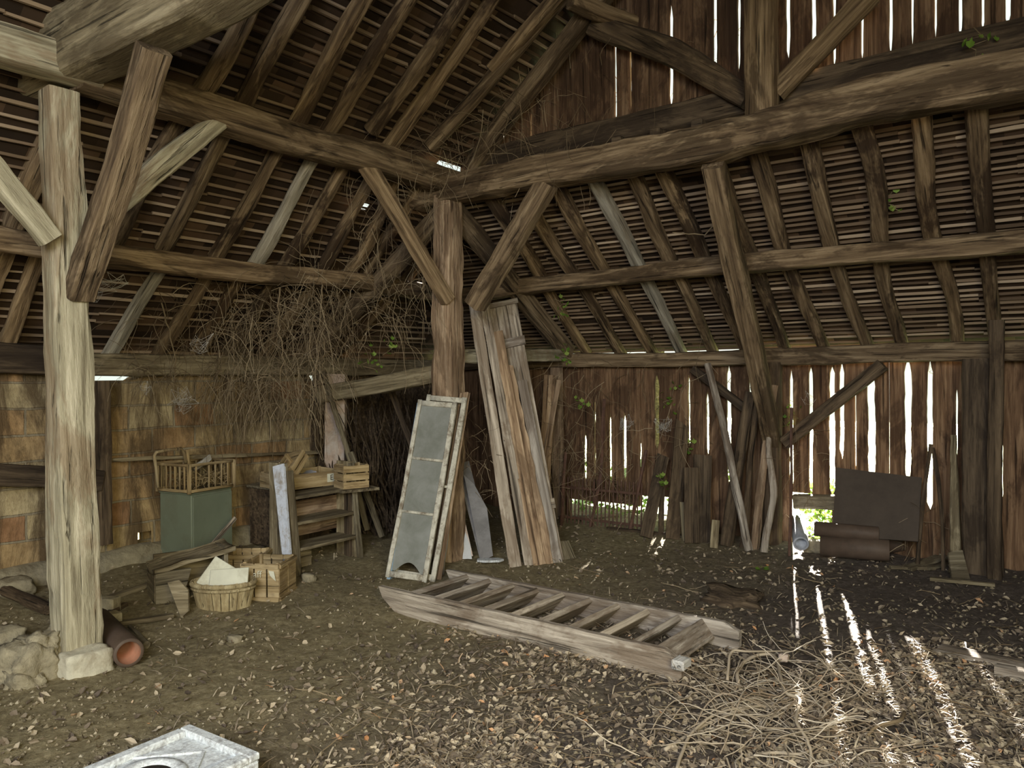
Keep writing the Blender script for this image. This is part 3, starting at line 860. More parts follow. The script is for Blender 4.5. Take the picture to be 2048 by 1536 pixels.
# ================================================================== THINGS
def on_floor(p): return Vector((p.x, p.y, fz(p.x, p.y)))
def frame_at(p, xdir, z=None):
    """upright frame at p, local X along xdir (horizontal)"""
    x = Vector((xdir[0], xdir[1], 0)).normalized(); zz = Vector((0, 0, 1)); y = zz.cross(x)
    return Matrix.Translation(p) @ Matrix((x, y, zz)).transposed().to_4x4()
def part(name, mb, mat, parent, smooth=False, mw=None):
    """grain runs along local X: turn the part so that its longest side is X"""
    ext = [max(v[i] for v in mb.v)-min(v[i] for v in mb.v) for i in range(3)]
    k = ext.index(max(ext))
    if k == 1: R_ = Matrix.Rotation(pi/2, 4, 'Z')
    elif k == 2: R_ = Matrix.Rotation(-pi/2, 4, 'Y')
    else: R_ = Matrix.Identity(4)
    c = sum(mb.v, Vector())/len(mb.v)
    T_ = Matrix.Translation(c) @ R_
    inv = T_.inverted()
    mb.v = [inv @ v for v in mb.v]
    return mb.build(name, M[mat] if isinstance(mat, str) else mat, parent, (mw @ T_) if mw is not None else T_, smooth)
def tpart(name, parent, p0, p1, w, h, mat, **kw):
    """timber part given in the parent's local space"""
    p0, p1 = Vector(p0), Vector(p1)
    up = kw.pop('up', (0, 0, 1))
    kw.setdefault('crook', .003); kw.setdefault('rough', .002); kw.setdefault('rnd', .1); kw.setdefault('step', .08)
    vs, fs = timber_mesh((p1-p0).length, w, h, **kw)
    return link_mesh(name, vs, fs, M[mat], parent, Matrix.Translation(p0) @ axes(p0, p1, up), True)

# ---------------- window sashes leaning on the central post
def sash(bp, tp, width, dback, theta, bz, label, paint, glazed=True, broken=False, th=.035, bars=(.36, .66)):
    mw, L = stand(bp, tp, dback, theta, bz)
    t = empty('window_sash', mw, label, 'window sash', 'old window sashes leaning on the central post')
    w = width; s = .035
    tpart('stile', t, (-w/2+s/2, 0, 0), (-w/2+s/2, 0, L), s, th, paint, up=(0, 1, 0), seed=1)
    tpart('stile', t, (w/2-s/2, 0, 0), (w/2-s/2, 0, L), s*1.25, th, paint, up=(0, 1, 0), seed=2)
    tpart('rail', t, (-w/2+s, 0, .03), (w/2-s, 0, .03), th, .05, paint, seed=3)
    tpart('rail', t, (-w/2+s, 0, L-.025), (w/2-s, 0, L-.025), th, .045, paint, seed=4)
    zs = [.05]+[L*b for b in bars]+[L-.045]
    for b in bars: tpart('glazing_bar', t, (-w/2+s, 0, L*b), (w/2-s, 0, L*b), th*.8, .02, paint, seed=5)
    if glazed:
        for i, (a, b) in enumerate(zip(zs, zs[1:])):
            mb = MB()
            if broken and i == 0:
                n = 10
                low = [(-w/2+s+.03+(w-2*s-.06)*k/n, a+.075*sin(pi*k/n)+.012) for k in range(n+1)]
                pl_ = [(-w/2+s, a+.01), ]+low+[(w/2-s, a+.01), (w/2-s, b), (-w/2+s, b)]
                mb.poly(pl_, .004, .007)
            else:
                mb.box((0, .0055, (a+b)/2), (w-2*s+.006, .003, b-a+.006))
            o = part('pane', mb, 'glass', t)
            if broken and i == 0: o['label'] = 'cracked lower pane with a bite broken out'
    return t
sash((828, 1158), (895, 793), .36, .42, .25, .0, 'rear window sash of the leaning stack, its top showing above the glazed one', 'whitepaint', False, bars=(.5,))
sash((812, 1160), (876, 803), .345, .44, .22, .0, 'glazed white window sash with three dusty panes leaning at the front of the stack', 'whitepaint', True, True)
# blue painted edge of the front sash
mw, L = stand((774, 1160), (836, 803), .44, .22)
mb = MB(); mb.box((0, .05, L/2), (.03, .05, L*.995))
tag(mb.build('frame_strip', M['bluepaint'], None, mw), 'blue painted strip along the left edge of the glazed sash', 'frame strip')
board('casing_board', (868, 1158), (927, 785), .10, .035, 'warm', 'narrow brown casing board leaning right of the glazed sash', dback=.42, theta=.9)
board('casing_board', (880, 1150), (921, 838), .045, .02, 'bleached', 'thin flaking white strip leaning beside the brown casing board', dback=.36, theta=.5)
board('pipe_strip', (884, 1128), (893, 1050), .02, .02, 'bluepaint', 'short pale green strip standing behind the sashes', 'strip', dback=.05)

def sheet(name, pts, dback, th, mat, label, cat='board', group=None, yp=None):
    """flat sheet whose outline is given by picture points; the lowest stands on the floor and it leans back by dback at its top"""
    ylow = max(p[1] for p in pts); yhi = min(p[1] for p in pts)
    lo = max(pts, key=lambda p: p[1]); B = PZ(*lo)
    for _ in range(3): B = PZ(lo[0], lo[1], fz(B.x, B.y))
    d0 = dep(B)
    P = [D(x, y, d0+dback*(ylow-y)/(ylow-yhi)) for x, y in pts]
    if yp: P = [PY(x, y, yp[0]+(yp[1]-yp[0])*(ylow-y)/(ylow-yhi)) for x, y in pts]
    c = P[pts.index(lo)]
    n = (P[1]-P[0]).cross(P[2]-P[0]).normalized()
    if n.dot(Fv) < 0: n = -n
    z = Vector((0, 0, 1)); z = (z-n*n.dot(z)).normalized(); x = n.cross(z).normalized()
    m = Matrix((x, n, z)).transposed().to_4x4()
    mw = Matrix.Translation(c) @ m
    inv = mw.inverted()
    q = [inv @ p for p in P]
    k = len(q)
    vs = [Vector((a.x, 0, a.z)) for a in q]+[Vector((a.x, th, a.z)) for a in q]
    fs = [tuple(range(k)), tuple(reversed(range(k, 2*k)))]+[(i, k+i, k+(i+1) % k, (i+1) % k) for i in range(k)]
    o = link_mesh(name, vs, fs, M[mat])
    o.matrix_world = mw
    bm = bmesh.new(); bm.from_mesh(o.data); bmesh.ops.recalc_face_normals(bm, faces=bm.faces[:]); bm.to_mesh(o.data); bm.free()
    return tag(o, label, cat, group)
sheet('board', [(912, 928), (938, 922), (986, 1110), (960, 1120)], .35, .02, 'slate', 'long grey board leaning between sashes and planks')
sheet('board_offcut', [(928, 950), (948, 968), (974, 1016), (986, 1112), (962, 1121)], .16, .015, 'slate', 'tapering dark offcut leaning on the long grey board')
sheet('fibreboard', [(892, 1030), (905, 1005), (922, 1003), (934, 1060), (946, 1112), (905, 1118), (890, 1085)], .16, .01, 'pinkboard', 'broken pinkish fibreboard scrap at the foot of the central post')
sheet('glass_shard', [(903, 1118), (928, 1056), (940, 1090), (944, 1118)], .08, .004, 'glass', 'triangular glass shard at the foot of the central post', 'glass shard')
p = on_floor(PZ(980, 1125)); mb = MB()
mb.poly([(-.11, -.03), (-.05, -.06), (.07, -.055), (.12, -.01), (.08, .04), (-.04, .05), (-.11, .02)], 0, .018)
o = mb.build('slate_piece', M['slab'], None, Matrix.Translation(p+Vector((0, 0, .03))) @ frame_at(Vector(), R0).to_3x3().to_4x4() @ Matrix.Rotation(pi/2, 4, 'X'))
tag(o, 'small flat pale slab lying before the leaning boards', 'slab')

# ---------------- tall planks and shutter leaning right of the central post
board('plank', (1031, 1134), (945, 588), .10, .03, 'grey', 'leftmost of the tall planks leaning right of the central post', 'plank', .55, .1, group='tall leaning planks', jag=1)
board('plank', (1059, 1131), (966, 592), .078, .03, 'grey', 'second from left of the tall leaning planks, right against the shutter', 'plank', .50, .1, group='tall leaning planks', jag=1)
mw, L = stand((1092, 1126), (998, 596), .62, .15)
sh = empty('shutter', mw @ Matrix.Translation((0, .055, 0)), 'old ledged wooden shutter standing behind the tall planks', 'shutter')
for i, x in enumerate((-.105, .0, .105)): tpart('shutter_board', sh, (x, 0, .0), (x, 0, L-.03), .022, .103, 'grey', up=(1, 0, 0), seed=60+i, rough=.001)
for z in (L-.05, L-.45, .5): tpart('ledge', sh, (-.17, -.022, z), (.17, -.022, z), .022, .09 if z < L-.1 else .05, 'grey', seed=64)
tpart('edge_strip', sh, (-.165, -.012, .05), (-.165, -.012, L-.02), .03, .02, 'grey', up=(1, 0, 0), seed=66)
board('plank', (1079, 1130), (996, 662), .11, .03, 'warm', 'widest tall plank with a rounded top, in front of the shutter', 'plank', .44, .1, group='tall leaning planks', jag=1.3, w1=.075)
board('plank', (1099, 1128), (1019, 722), .08, .03, 'warm', 'tall plank with a splintered top just right of the round-topped one', 'plank', .40, .1, group='tall leaning planks', jag=2, top=.05, w1=.05)
board('plank', (1115, 1126), (1044, 760), .085, .028, 'grey', 'shortest and rightmost of the tall leaning planks', 'plank', .36, .1, group='tall leaning planks')
board('batten', (1140, 1118), (1125, 1082), .14, .03, 'dusty', 'short dark offcut lying right of the tall planks', dback=.1, theta=-.6)

# ---------------- staircase lying on the floor
A0, A1 = PZ(785, 1220), PZ(1366, 1364)
B0, B1 = PZ(905, 1165), PZ(1450, 1296)
A0, A1 = on_floor(A0), on_floor(A1)
ux = (A1-A0).normalized(); LS = (A1-A0).length
perp = Vector((-ux.y, ux.x, 0)); WS = (B1-A1).dot(perp)
st = empty('staircase', Matrix.Translation(A0+Vector((0, 0, -.01))) @ Matrix((ux, Vector((0, 0, 1)).cross(ux).normalized(), ux.cross(Vector((0, 0, 1)).cross(ux).normalized()))).transposed().to_4x4(), 'weathered wooden staircase lying flat on the earth floor', 'staircase')
SH = .17; TH = .045
for k, (y, x0, x1) in enumerate(((0, -.04, LS), (WS, .03, LS+.07))):
    mb = MB()
    n = 16
    vs = []
    up_ = [(x0-.06, SH-.02), (x0+.10, SH)]
    prof = [(x0-.08, SH*.98), (x0-.04, SH*.55), (x0+.10, 0.0), (x1-.06, -.01), (x1, SH*.22), (x1, SH*.75), (x1-.1, SH)]
    # subdivide the long top/bottom edges with small wear
    def sub(a, b, n, amp, sd): return [(a[0]+(b[0]-a[0])*i/n, a[1]+(b[1]-a[1])*i/n+amp*nz(i*.7, sd, k)) for i in range(n)]
    pp = sub(prof[2], prof[3], 14, .006, 1)+[prof[3], prof[4], prof[5]]+sub(prof[6], prof[0], 18, .008, 3)+[prof[0], prof[1]]
    mb.poly(pp, y-TH/2, y+TH/2)
    o = part('stringer', mb, 'grey', st)
    bm = bmesh.new(); bm.from_mesh(o.data); bmesh.ops.recalc_face_normals(bm, faces=bm.faces[:]); bmesh.ops.bevel(bm, geom=[e for e in bm.edges if e.calc_length() > 0], offset=.004, segments=1, affect='EDGES'); bm.to_mesh(o.data); bm.free()
for i in range(10):
    x = .10+(LS-.26)*i/9
    a = (-radians(46+4*nz(i, 3, 3)) if i < 9 else radians(52))
    c = Vector((x+.03, WS/2, SH-.062))
    mb = MB(); mb.box((0, 0, 0), (.13, WS-TH, .038), ch=.003)
    o = part('tread', mb, 'grey', st, mw=Matrix.Translation(c) @ Matrix.Rotation(a, 4, 'Y') @ Matrix.Rotation(0, 4, 'Z'))
mb = MB(); mb.box((0, 0, 0), (.07, .10, .05), ch=.006)
part('tenon', mb, 'bleached', st, mw=Matrix.Translation((LS+.005, -.03, SH*.72)))

# ---------------- stone slab with a round hole, bottom left
A, Bp = PZ(380, 1443, .17), PZ(521, 1500, .17)
u_ = (Bp-A).normalized(); v_ = -Vector((-u_.y, u_.x, 0))
Sz = .62
sl_ = empty('cast_slab', Matrix.Translation(Vector((A.x, A.y, fz(A.x, A.y)-.01))) @ Matrix((u_, v_.cross(-u_).cross(u_)*0+Vector((-u_.y, u_.x, 0)), Vector((0, 0, 1)))).transposed().to_4x4(), 'square grey cast slab with raised rim and round hole at the bottom edge', 'slab')
Hs = .18
# local: X along u_, Y away from the viewer; slab occupies x 0..S1, y 0..-S2
S1, S2 = (Bp-A).length, .62
mb = MB()
mb.box((S1/2, -S2/2, Hs*.42), (S1, S2, Hs*.84), ch=.012)
for (cx, cy, dx, dy) in ((S1/2, -.025, S1, .05), (S1/2, -S2+.025, S1, .05), (.025, -S2/2, .05, S2-.1), (S1-.03, -S2/2, .06, S2-.1)):
    mb.box((cx, cy, Hs*.90), (dx, dy, Hs*.16), ch=.006)
part('body', mb, 'slab', sl_)
mb = MB()
cx, cy = S1*.50, -S2*.50
for k in range(4):
    a = pi/4+k*pi/2
    mb.box((cx+cos(a)*.155*1.0, cy+sin(a)*.155, Hs*.85), (.012, .30, .012), Matrix.Rotation(a, 3, 'Z'))
part('diamond_moulding', mb, 'slab', sl_)
mb = MB(); n = 28
ring = []
for (r, z) in ((.125, Hs*.84), (.118, Hs*.90), (.098, Hs*.91), (.075, Hs*.86), (.066, Hs*.30)):
    ring += [(cx+r*cos(2*pi*k/n)*1.15, cy+r*sin(2*pi*k/n), z) for k in range(n)]
mb.add(ring, [(i*n+k, i*n+(k+1) % n, (i+1)*n+(k+1) % n, (i+1)*n+k) for i in range(4) for k in range(n)])
part('hole_ring', mb, 'slab', sl_, True)
mb = MB(); mb.add([(cx+.075*cos(2*pi*k/n)*1.15, cy+.075*sin(2*pi*k/n), Hs*.855) for k in range(n)], [tuple(range(n))])  # flat disc over the solid slab, painted as the shade down the hole
o = part('hole', mb, 'black', sl_); o['label'] = 'flat black disc as the shaded round hole'

# ---------------- shelf unit, left of centre
SA, SB = PZ(590, 1152), PZ(722, 1117)
SA, SB = on_floor(SA), on_floor(SB)
uy = (SB-SA).normalized()
WU = (SB-SA).length
sf = empty('step_shelf', frame_at(SA, uy), 'low open wooden shelf unit coated in dirt, by the dark corner', 'shelf')
# local X along its front, local Y into it (towards the wall)
HU = PZ(0, 0, 0) and .86
dl = .30
for k, (x, mat) in enumerate(((0.0, 'dusty'), (WU, 'dusty'))):
    mb = MB()
    mb.poly([(x-.012, 0), (x+.012, 0), (x+.012, 1), (x-.012, 1)], 0, 1)
    mb = MB()
    lean = .10
    n = 10
    vs = []
    for i in range(n+1):
        z = HU*i/n*(1.0 if k else 1.06)
        y = lean*i/n
        w = dl*(1-.35*i/n)+.012*nz(z*4, k, 2)
        vs += [(x-.014, y, z), (x+.014, y, z), (x+.014, y+w, z), (x-.014, y+w, z)]
    fs = [(4*i+j, 4*i+(j+1) % 4, 4*i+4+(j+1) % 4, 4*i+4+j) for i in range(n) for j in range(4)]+[(3, 2, 1, 0), (4*n, 4*n+1, 4*n+2, 4*n+3)]
    mb.add(vs, fs)
    o = part('side_panel', mb, mat, sf)
    # front lipping, wider than the panel
    tpart('front_post', sf, (x+(.025 if k == 0 else -.02), -.012, 0), (x+(.025 if k == 0 else -.02), lean-.012, HU*.99), .07 if k == 0 else .055, .025, 'dusty', up=(0, 1, 0), seed=70+k)
for i, z in enumerate((.20, .41, .62)):
    y0 = .10*z/HU
    mb = MB()
    mb.box((WU/2, y0+.12, z), (WU-.03, .26, .024), ch=.003)
    o = part('shelf_board', mb, 'dusty', sf)
mb = MB(); mb.box((WU*.28, .2, .09), (.26, .02, .18)); part('back_board', mb, 'dusty', sf)
mb = MB(); mb.box((WU*.55, .30, .40), (WU*.9, .015, .30)); part('back_board', mb, 'warm', sf)
# whitish painted left flank board
board('painted_board', (576, 1150), (556, 930), .075, .02, 'bluewhite', 'bleached blue-white board standing at the left side of the shelf unit', dback=.2, theta=.5, bd=6.22, w1=.12)

def box_open(t, w, d, h, th, mat, slats_v=0, slats_h=0, gap=.012, bottom=True, posts=True, pst=.022):
    """open-topped crate in local coords centred on origin, bottom at z=0. faces are slatted parts"""
    for nm, (cx, cy, L, ang) in (('front_side', (0, -d/2, w, 0)), ('back_side', (0, d/2, w, 0)), ('left_side', (-w/2, 0, d, pi/2)), ('right_side', (w/2, 0, d, pi/2))):
        mb = MB(); rot = Matrix.Rotation(ang, 3, 'Z')
        if slats_h:
            k = slats_h; hh = (h-(k-1)*gap)/k
            for i in range(k): mb.box((cx, cy, hh/2+i*(hh+gap)), (L, th, hh), rot)
        elif slats_v:
            k = slats_v if ang == 0 else max(2, slats_v-1); ww = (L-(k-1)*gap)/k
            for i in range(k):
                o_ = rot @ Vector((-L/2+ww/2+i*(ww+gap), 0, 0))
                mb.box((cx+o_.x, cy+o_.y, h/2), (ww, th, h), rot)
            off = rot @ Vector((0, -th*1.2 if nm in ('front_side', 'right_side') else th*1.2, 0))
            mb.box((cx+off.x, cy+off.y, .02), (L, th, .035), rot); mb.box((cx+off.x, cy+off.y, h-.02), (L, th, .03), rot)
        else:
            mb.box((cx, cy, h/2), (L, th, h), rot)
        part(nm, mb, mat, t)
    if posts:
        for sx in (-1, 1):
            for sy in (-1, 1):
                mb = MB(); mb.box((sx*(w/2-pst/2-th/2), sy*(d/2-pst/2-th/2), h/2+.004), (pst, pst, h+.008)); part('corner_post', mb, mat, t)
    if bottom:
        mb = MB(); mb.box((0, 0, th), (w-th, d-th, th)); part('base', mb, mat, t)
def parent_fix(p): return p.matrix_local.inverted() if p.type == 'MESH' and p.parent else Matrix.Identity(4)
def text_part(name, s_, size, mat, parent, mw, sx=1.0):
    cu = bpy.data.curves.new(name, 'FONT'); cu.body = s_; cu.size = size; cu.extrude = .0006; cu.align_x = 'CENTER'; cu.align_y = 'CENTER'
    cu.materials.append(M[mat])
    tmp = bpy.data.objects.new('tmp', cu); COL.objects.link(tmp)
    bpy.context.view_layer.update()
    me = bpy.data.meshes.new_from_object(tmp.evaluated_get(bpy.context.evaluated_depsgraph_get()))
    bpy.data.objects.remove(tmp); bpy.data.curves.remove(cu)
    o = bpy.data.objects.new(name, me); COL.objects.link(o); o.parent = parent; o.matrix_local = parent_fix(parent) @ mw
    return o

# dark chest behind the shelf, carrying the crates
CD = 7.0
def at(px, py, d): return D(px, py, d)
ch0 = at(505, 1110, 6.95)
ch = empty('chest', frame_at(Vector((-5.95, 4.42, .06)), (0, 1, 0)), 'dark old chest behind the shelf unit, holding up the crates', 'chest')
chz = .56
mb = MB(); mb.box((.28, .16, chz/2), (.66, .34, chz-.04), ch=.006); part('body', mb, 'dark', ch)
mb = MB(); mb.box((.28, .16, chz-.01), (.70, .38, .022), ch=.004); part('lid', mb, 'dusty', ch)
mb = MB(); mb.box((.33, -.016, chz/2-.03), (.34, .012, chz-.14)); o = part('door', mb, 'dark', ch)
ctop = .06+chz+.003
c1 = empty('fruit_tray', frame_at(Vector((-5.83, 4.62, ctop)), (.12, 1, 0)), 'wide shallow fruit tray with a pale sheet, topmost on the dark chest', 'crate', 'wooden fruit crates')
box_open(c1, .62, .40, .13, .010, 'crate', slats_h=1)
mb = MB(); mb.box((.19, -.207, .07), (.12, .003, .075)); lb = part('paper_label', mb, 'white', c1); lb['label'] = 'torn white label'
text_part('label_lettering', 'E.l', .07, 'darkboard', lb, Matrix.Translation((.19, -.2095, .07)) @ Matrix.Rotation(pi/2, 4, 'X'))
mb = MB()
vs = []; n = 9
for j in range(n):
    for i in range(n): vs.append((-.24+.44*i/(n-1), -.15+.32*j/(n-1), .045+.05*nz(i*.6, j*.6, 2)+.05*j/(n-1)))
mb.add(vs, [(j*n+i, j*n+i+1, (j+1)*n+i+1, (j+1)*n+i) for j in range(n-1) for i in range(n-1)])
o = mb.build('plastic_sheet', M['cloth'], None, c1.matrix_world.copy(), True); tag(o, 'crumpled pale bluish plastic sheet inside the fruit tray', 'plastic sheet')
c2 = empty('small_crate', c1.matrix_world @ Matrix.Translation((-.10, -.03, .16)) @ Matrix.Rotation(radians(-38), 4, 'Y') @ Matrix.Rotation(radians(25), 4, 'Z'), 'small yellow slatted crate tipped over inside the fruit tray', 'crate', 'wooden fruit crates')
box_open(c2, .26, .20, .10, .008, 'crate', slats_h=2, gap=.015)
# right-hand crate on a plank laid over a stick
c3p = at(703, 974, 7.0)
c3 = empty('small_crate', frame_at(c3p, (.3, 1, 0)), 'small orange-brown crate perched behind the right end of the shelf unit', 'crate', 'wooden fruit crates')
box_open(c3, .24, .20, .20, .008, 'crate', slats_h=3, gap=.012)
pb_ = empty('shelf_plank', frame_at(c3p-Vector((0, 0, .016)), (.3, 1, 0)), 'thin plank under the orange-brown crate', 'plank')
mb = MB(); mb.box((.02, .05, 0), (.36, .40, .022)); part('board', mb, 'dusty', pb_)
mb = MB(); mb.box((.02, .05, -c3p.z/2), (.10, .10, c3p.z-.05)); part('support', mb, 'dark', pb_)

# ---------------- green cabinet with the slatted crate on it
gc = Vector((-6.02, 3.83, 0)); gc.z = fz(gc.x, gc.y)-.02
nearc = PZ(384, 1142); 
gcab = empty('metal_cabinet', frame_at(Vector((nearc.x, nearc.y, fz(nearc.x, nearc.y)-.02)), (-.2, 1, 0)), 'grey-green metal cabinet standing against the block wall', 'cabinet')
GH = D(384, 990, dep(nearc)).z-fz(nearc.x, nearc.y)+.02
GW = .45; GD = .37
mb = MB(); mb.box((GW/2, GD/2, GH/2), (GW, GD, GH), ch=.008); part('body', mb, 'greencab', gcab)
mb = MB(); mb.box((GW/2, -.006, GH/2+.01), (GW-.02, .012, GH-.06), ch=.003); part('door', mb, 'greencab', gcab)
mb = MB(); mb.box((GW/2, GD/2, GH+.006), (GW+.01, GD+.01, .012), ch=.003); part('top_panel', mb, 'greencab', gcab)
gt = gcab.matrix_world @ Vector((0, 0, GH+.013))
cr = empty('slatted_crib', gcab.matrix_world @ Matrix.Translation((GW/2-.02, GD/2-.02, GH+.014)) @ Matrix.Rotation(radians(-3), 4, 'Z'), 'pale slatted wooden crib-like crate sitting on the green cabinet', 'crate')
w_, d_, h_ = .47, .40, .245
for sx in (-1, 1):
    for sy in (-1, 1):
        tpart('corner_post', cr, (sx*w_/2, sy*d_/2, 0), (sx*w_/2, sy*d_/2, h_), .028, .028, 'crate', up=(0, 1, 0))
for z in (.02, h_-.01):
    for s_ in (-1, 1):
        tpart('rail', cr, (-w_/2, s_*d_/2, z), (w_/2, s_*d_/2, z), .02, .024, 'crate')
        tpart('rail', cr, (s_*w_/2, -d_/2, z), (s_*w_/2, d_/2, z), .02, .024, 'crate')
for s_ in (-1, 1):
    for k in range(6):
        x = -w_/2+w_*(k+1)/7
        if not (s_ == -1 and k in (1,)): tpart('spindle', cr, (x, s_*d_/2, .02), (x, s_*d_/2, h_-.01), .012, .012, 'crate', up=(0, 1, 0), step=.2)
        tpart('spindle', cr, (s_*w_/2, -d_/2+d_*(k+1)/7, .02), (s_*w_/2, -d_/2+d_*(k+1)/7, h_-.01), .012, .012, 'crate', up=(0, 1, 0), step=.2)
mb = MB(); mb.box((0, 0, .012), (w_, d_, .008)); part('base', mb, 'dusty', cr)
# rubbish inside it
rr = random.Random(9); mb = MB()
for i in range(260):
    c = Vector((rr.uniform(-.19, .19), rr.uniform(-.18, .18), rr.uniform(.03, .14)))
    d = Vector((rr.uniform(-1, 1), rr.uniform(-1, 1), rr.uniform(-.4, .9))).normalized()*rr.uniform(.04, .12)
    q = c+d; q.x = max(-.2, min(.2, q.x)); q.y = max(-.19, min(.19, q.y)); q.z = max(.02, q.z)
    mb.tube([c, (c+q)/2+Vector((0, 0, .01)), q], .003, 3)
tag(mb.build('straw_litter', M['straw'], None, cr.matrix_world.copy()), 'dry straw and twigs filling the slatted crib', 'straw', kind='stuff')
for i, (x0, y0, x1, y1, w, mt, lb) in enumerate(((.02, -.02, .12, .02, .06, 'dusty', 'short brown wood scrap sticking up in the slatted crib'), (-.12, -.12, .10, -.05, .05, 'bleached', 'bluish white rag-like strip laid over the slatted crib'))):
    mb = MB(); p0 = Vector((x0, y0, .05 if i == 0 else .20)); p1 = Vector((x1, y1, .26 if i == 0 else .27))
    vs, fs = timber_mesh((p1-p0).length, .02, w, seed=i, crook=.01, rnd=.1, step=.03)
    o = link_mesh('wood_scrap', vs, fs, M[mt]); o.matrix_world = cr.matrix_world @ Matrix.Translation(p0) @ axes(p0, p1); tag(o, lb, 'wood scrap')
# bentwood chair back behind it
cbm = empty('chair_back', Matrix.Translation((0, 0, 0)), 'bent wooden chair back standing between crib and block wall', 'chair back')
pts = [PX(x, y, -6.28) for x, y in ((316, 975), (312, 935), (308, 912), (312, 905), (335, 900), (362, 897), (368, 905), (372, 925))]
mb = MB(); mb.tube(pts, [.014]*8, 8); part('bent_frame', mb, 'crate', cbm, True)
for (a, b) in (((374, 899), (378, 930)),):
    mb = MB(); mb.tube([PX(*a, -6.28), PX(*b, -6.28)], .014, 8); part('slat', mb, 'crate', cbm, True)
# stick leaning on the cabinet
timber('stick', on_floor(PZ(398, 1150))+Vector((0, 0, .12)), D(470, 1034, 6.55), .03, .028, 'grey', 'smooth stick leaning across the front of the green cabinet', 'stick', rnd=.8, seed=80, crook=.008)

# ---------------- worn trough / bench in front of the cabinet
tb = on_floor(PZ(345, 1205))
tr = empty('broken_chest', frame_at(Vector((tb.x, tb.y, tb.z-.01)), (.35, 1, 0)), 'collapsed wooden chest with a dirt-caked lid left of the oval basket', 'chest')
TW, TD2, TH2 = .56, .34, .26
mb = MB()
n = 12; vs = []
for i in range(n+1):
    for j in range(7):
        x = -.12+TW*i/n; y = -.02+TD2*j/6
        z = TH2+.10*(i/n)-.02*sin(pi*j/6)+.02*nz(x*5, y*5, 3)
        vs.append((x, y, z))
m_ = (n+1)*7
vs += [(a, b, c-.035) for a, b, c in vs]
fs = [(i*7+j, i*7+j+1, (i+1)*7+j+1, (i+1)*7+j)[::-1] for i in range(n) for j in range(6)]+[(m_+i*7+j, m_+i*7+j+1, m_+(i+1)*7+j+1, m_+(i+1)*7+j) for i in range(n) for j in range(6)]
fs += [(i*7, (i+1)*7, m_+(i+1)*7, m_+i*7) for i in range(n)]+[(i*7+6, m_+i*7+6, m_+(i+1)*7+6, (i+1)*7+6) for i in range(n)]
fs += [(j, m_+j, m_+j+1, j+1)[::-1] for j in range(6)]+[(n*7+j, n*7+j+1, m_+n*7+j+1, m_+n*7+j)[::-1] for j in range(6)]
mb.add(vs, fs); part('lid', mb, 'dusty', tr, True)
mb = MB(); mb.poly([(-.11, 0), (.04, 0), (.10, .12), (.13, TH2-.03), (-.11, TH2-.03)], .0, .03); part('front_panel', mb, 'dusty', tr)
mb = MB(); mb.box((-.10, TD2/2, (TH2-.03)/2), (.03, TD2-.04, TH2-.03)); part('side_panel', mb, 'dusty', tr)
mb = MB(); mb.box((TW-.18, TD2/2, .17), (.03, TD2-.04, .34)); part('side_panel', mb, 'dusty', tr)
mb = MB(); mb.box((TW/2-.12, TD2-.02, .15), (TW-.1, .025, .30)); part('back_panel', mb, 'dusty', tr)
sheet('board_offcut', [(335, 1165), (358, 1160), (376, 1180), (377, 1222), (362, 1236)], .05, .02, 'dusty', 'split board end standing between chest and oval basket')

# ---------------- oval splint basket with white panels
bc = on_floor((PZ(432, 1230)+PZ(470, 1205))/2)
bk = empty('oval_basket', frame_at(Vector((bc.x-.10, bc.y+.05, bc.z-.01)), R0), 'oval splint-wood basket on the floor before the crates', 'basket')
def oval(r1, r2, z, n, ph=0): return [Vector((r1*cos(2*pi*k/n+ph), r2*sin(2*pi*k/n+ph), z+.006*nz(k*.5, z, 1))) for k in range(n)]
n = 44; A_ = (.185, .12); B_ = (.225, .155); BH = .20
mb = MB(); rr = random.Random(4)
for k in range(n//2):
    a0, a1 = 2*pi*2*k/n+.012, 2*pi*(2*k+1.9)/n
    vs = []
    for z, f in ((0, 0), (BH*.5, .55), (BH, 1)):
        r1 = A_[0]+(B_[0]-A_[0])*f; r2 = A_[1]+(B_[1]-A_[1])*f
        for a in (a0, (a0+a1)/2, a1):
            for dr in (0, -.005): vs.append(((r1+dr)*cos(a), (r2+dr)*sin(a), z+(rr.uniform(-.004, .004) if f == 1 else 0)))
    fs = []
    for r in range(2):
        for c in range(2):
            o_ = r*6+c*2; fs += [(o_, o_+2, o_+8, o_+6), (o_+1, o_+7, o_+9, o_+3)]
    fs += [(12, 14, 15, 13), (14, 16, 17, 15), (0, 6, 7, 1), (6, 12, 13, 7), (4, 5, 11, 10), (10, 11, 17, 16)]
    mb.add(vs, fs)
part('splint_wall', mb, 'wicker', bk)
for z, f, hh, dr in ((BH-.018, .95, .032, .006), (BH-.05, .75, .022, .006)):
    mb = MB(); r1 = A_[0]+(B_[0]-A_[0])*f+dr; r2 = A_[1]+(B_[1]-A_[1])*f+dr
    vs = []
    for k in range(n):
        a = 2*pi*k/n
        for rr_, zz in ((0, -hh/2), (.006, 0), (0, hh/2), (-.012, hh/2), (-.012, -hh/2)): vs.append(((r1+rr_)*cos(a), (r2+rr_)*sin(a), z+zz))
    mb.add(vs, [(k*5+j, ((k+1) % n)*5+j, ((k+1) % n)*5+(j+1) % 5, k*5+(j+1) % 5) for k in range(n) for j in range(5)])
    part('hoop_band', mb, 'wicker', bk, True)
mb = MB(); mb.add(oval(A_[0], A_[1], .01, n), [tuple(range(n))]); part('base', mb, 'wicker', bk)
bw = bk.matrix_world
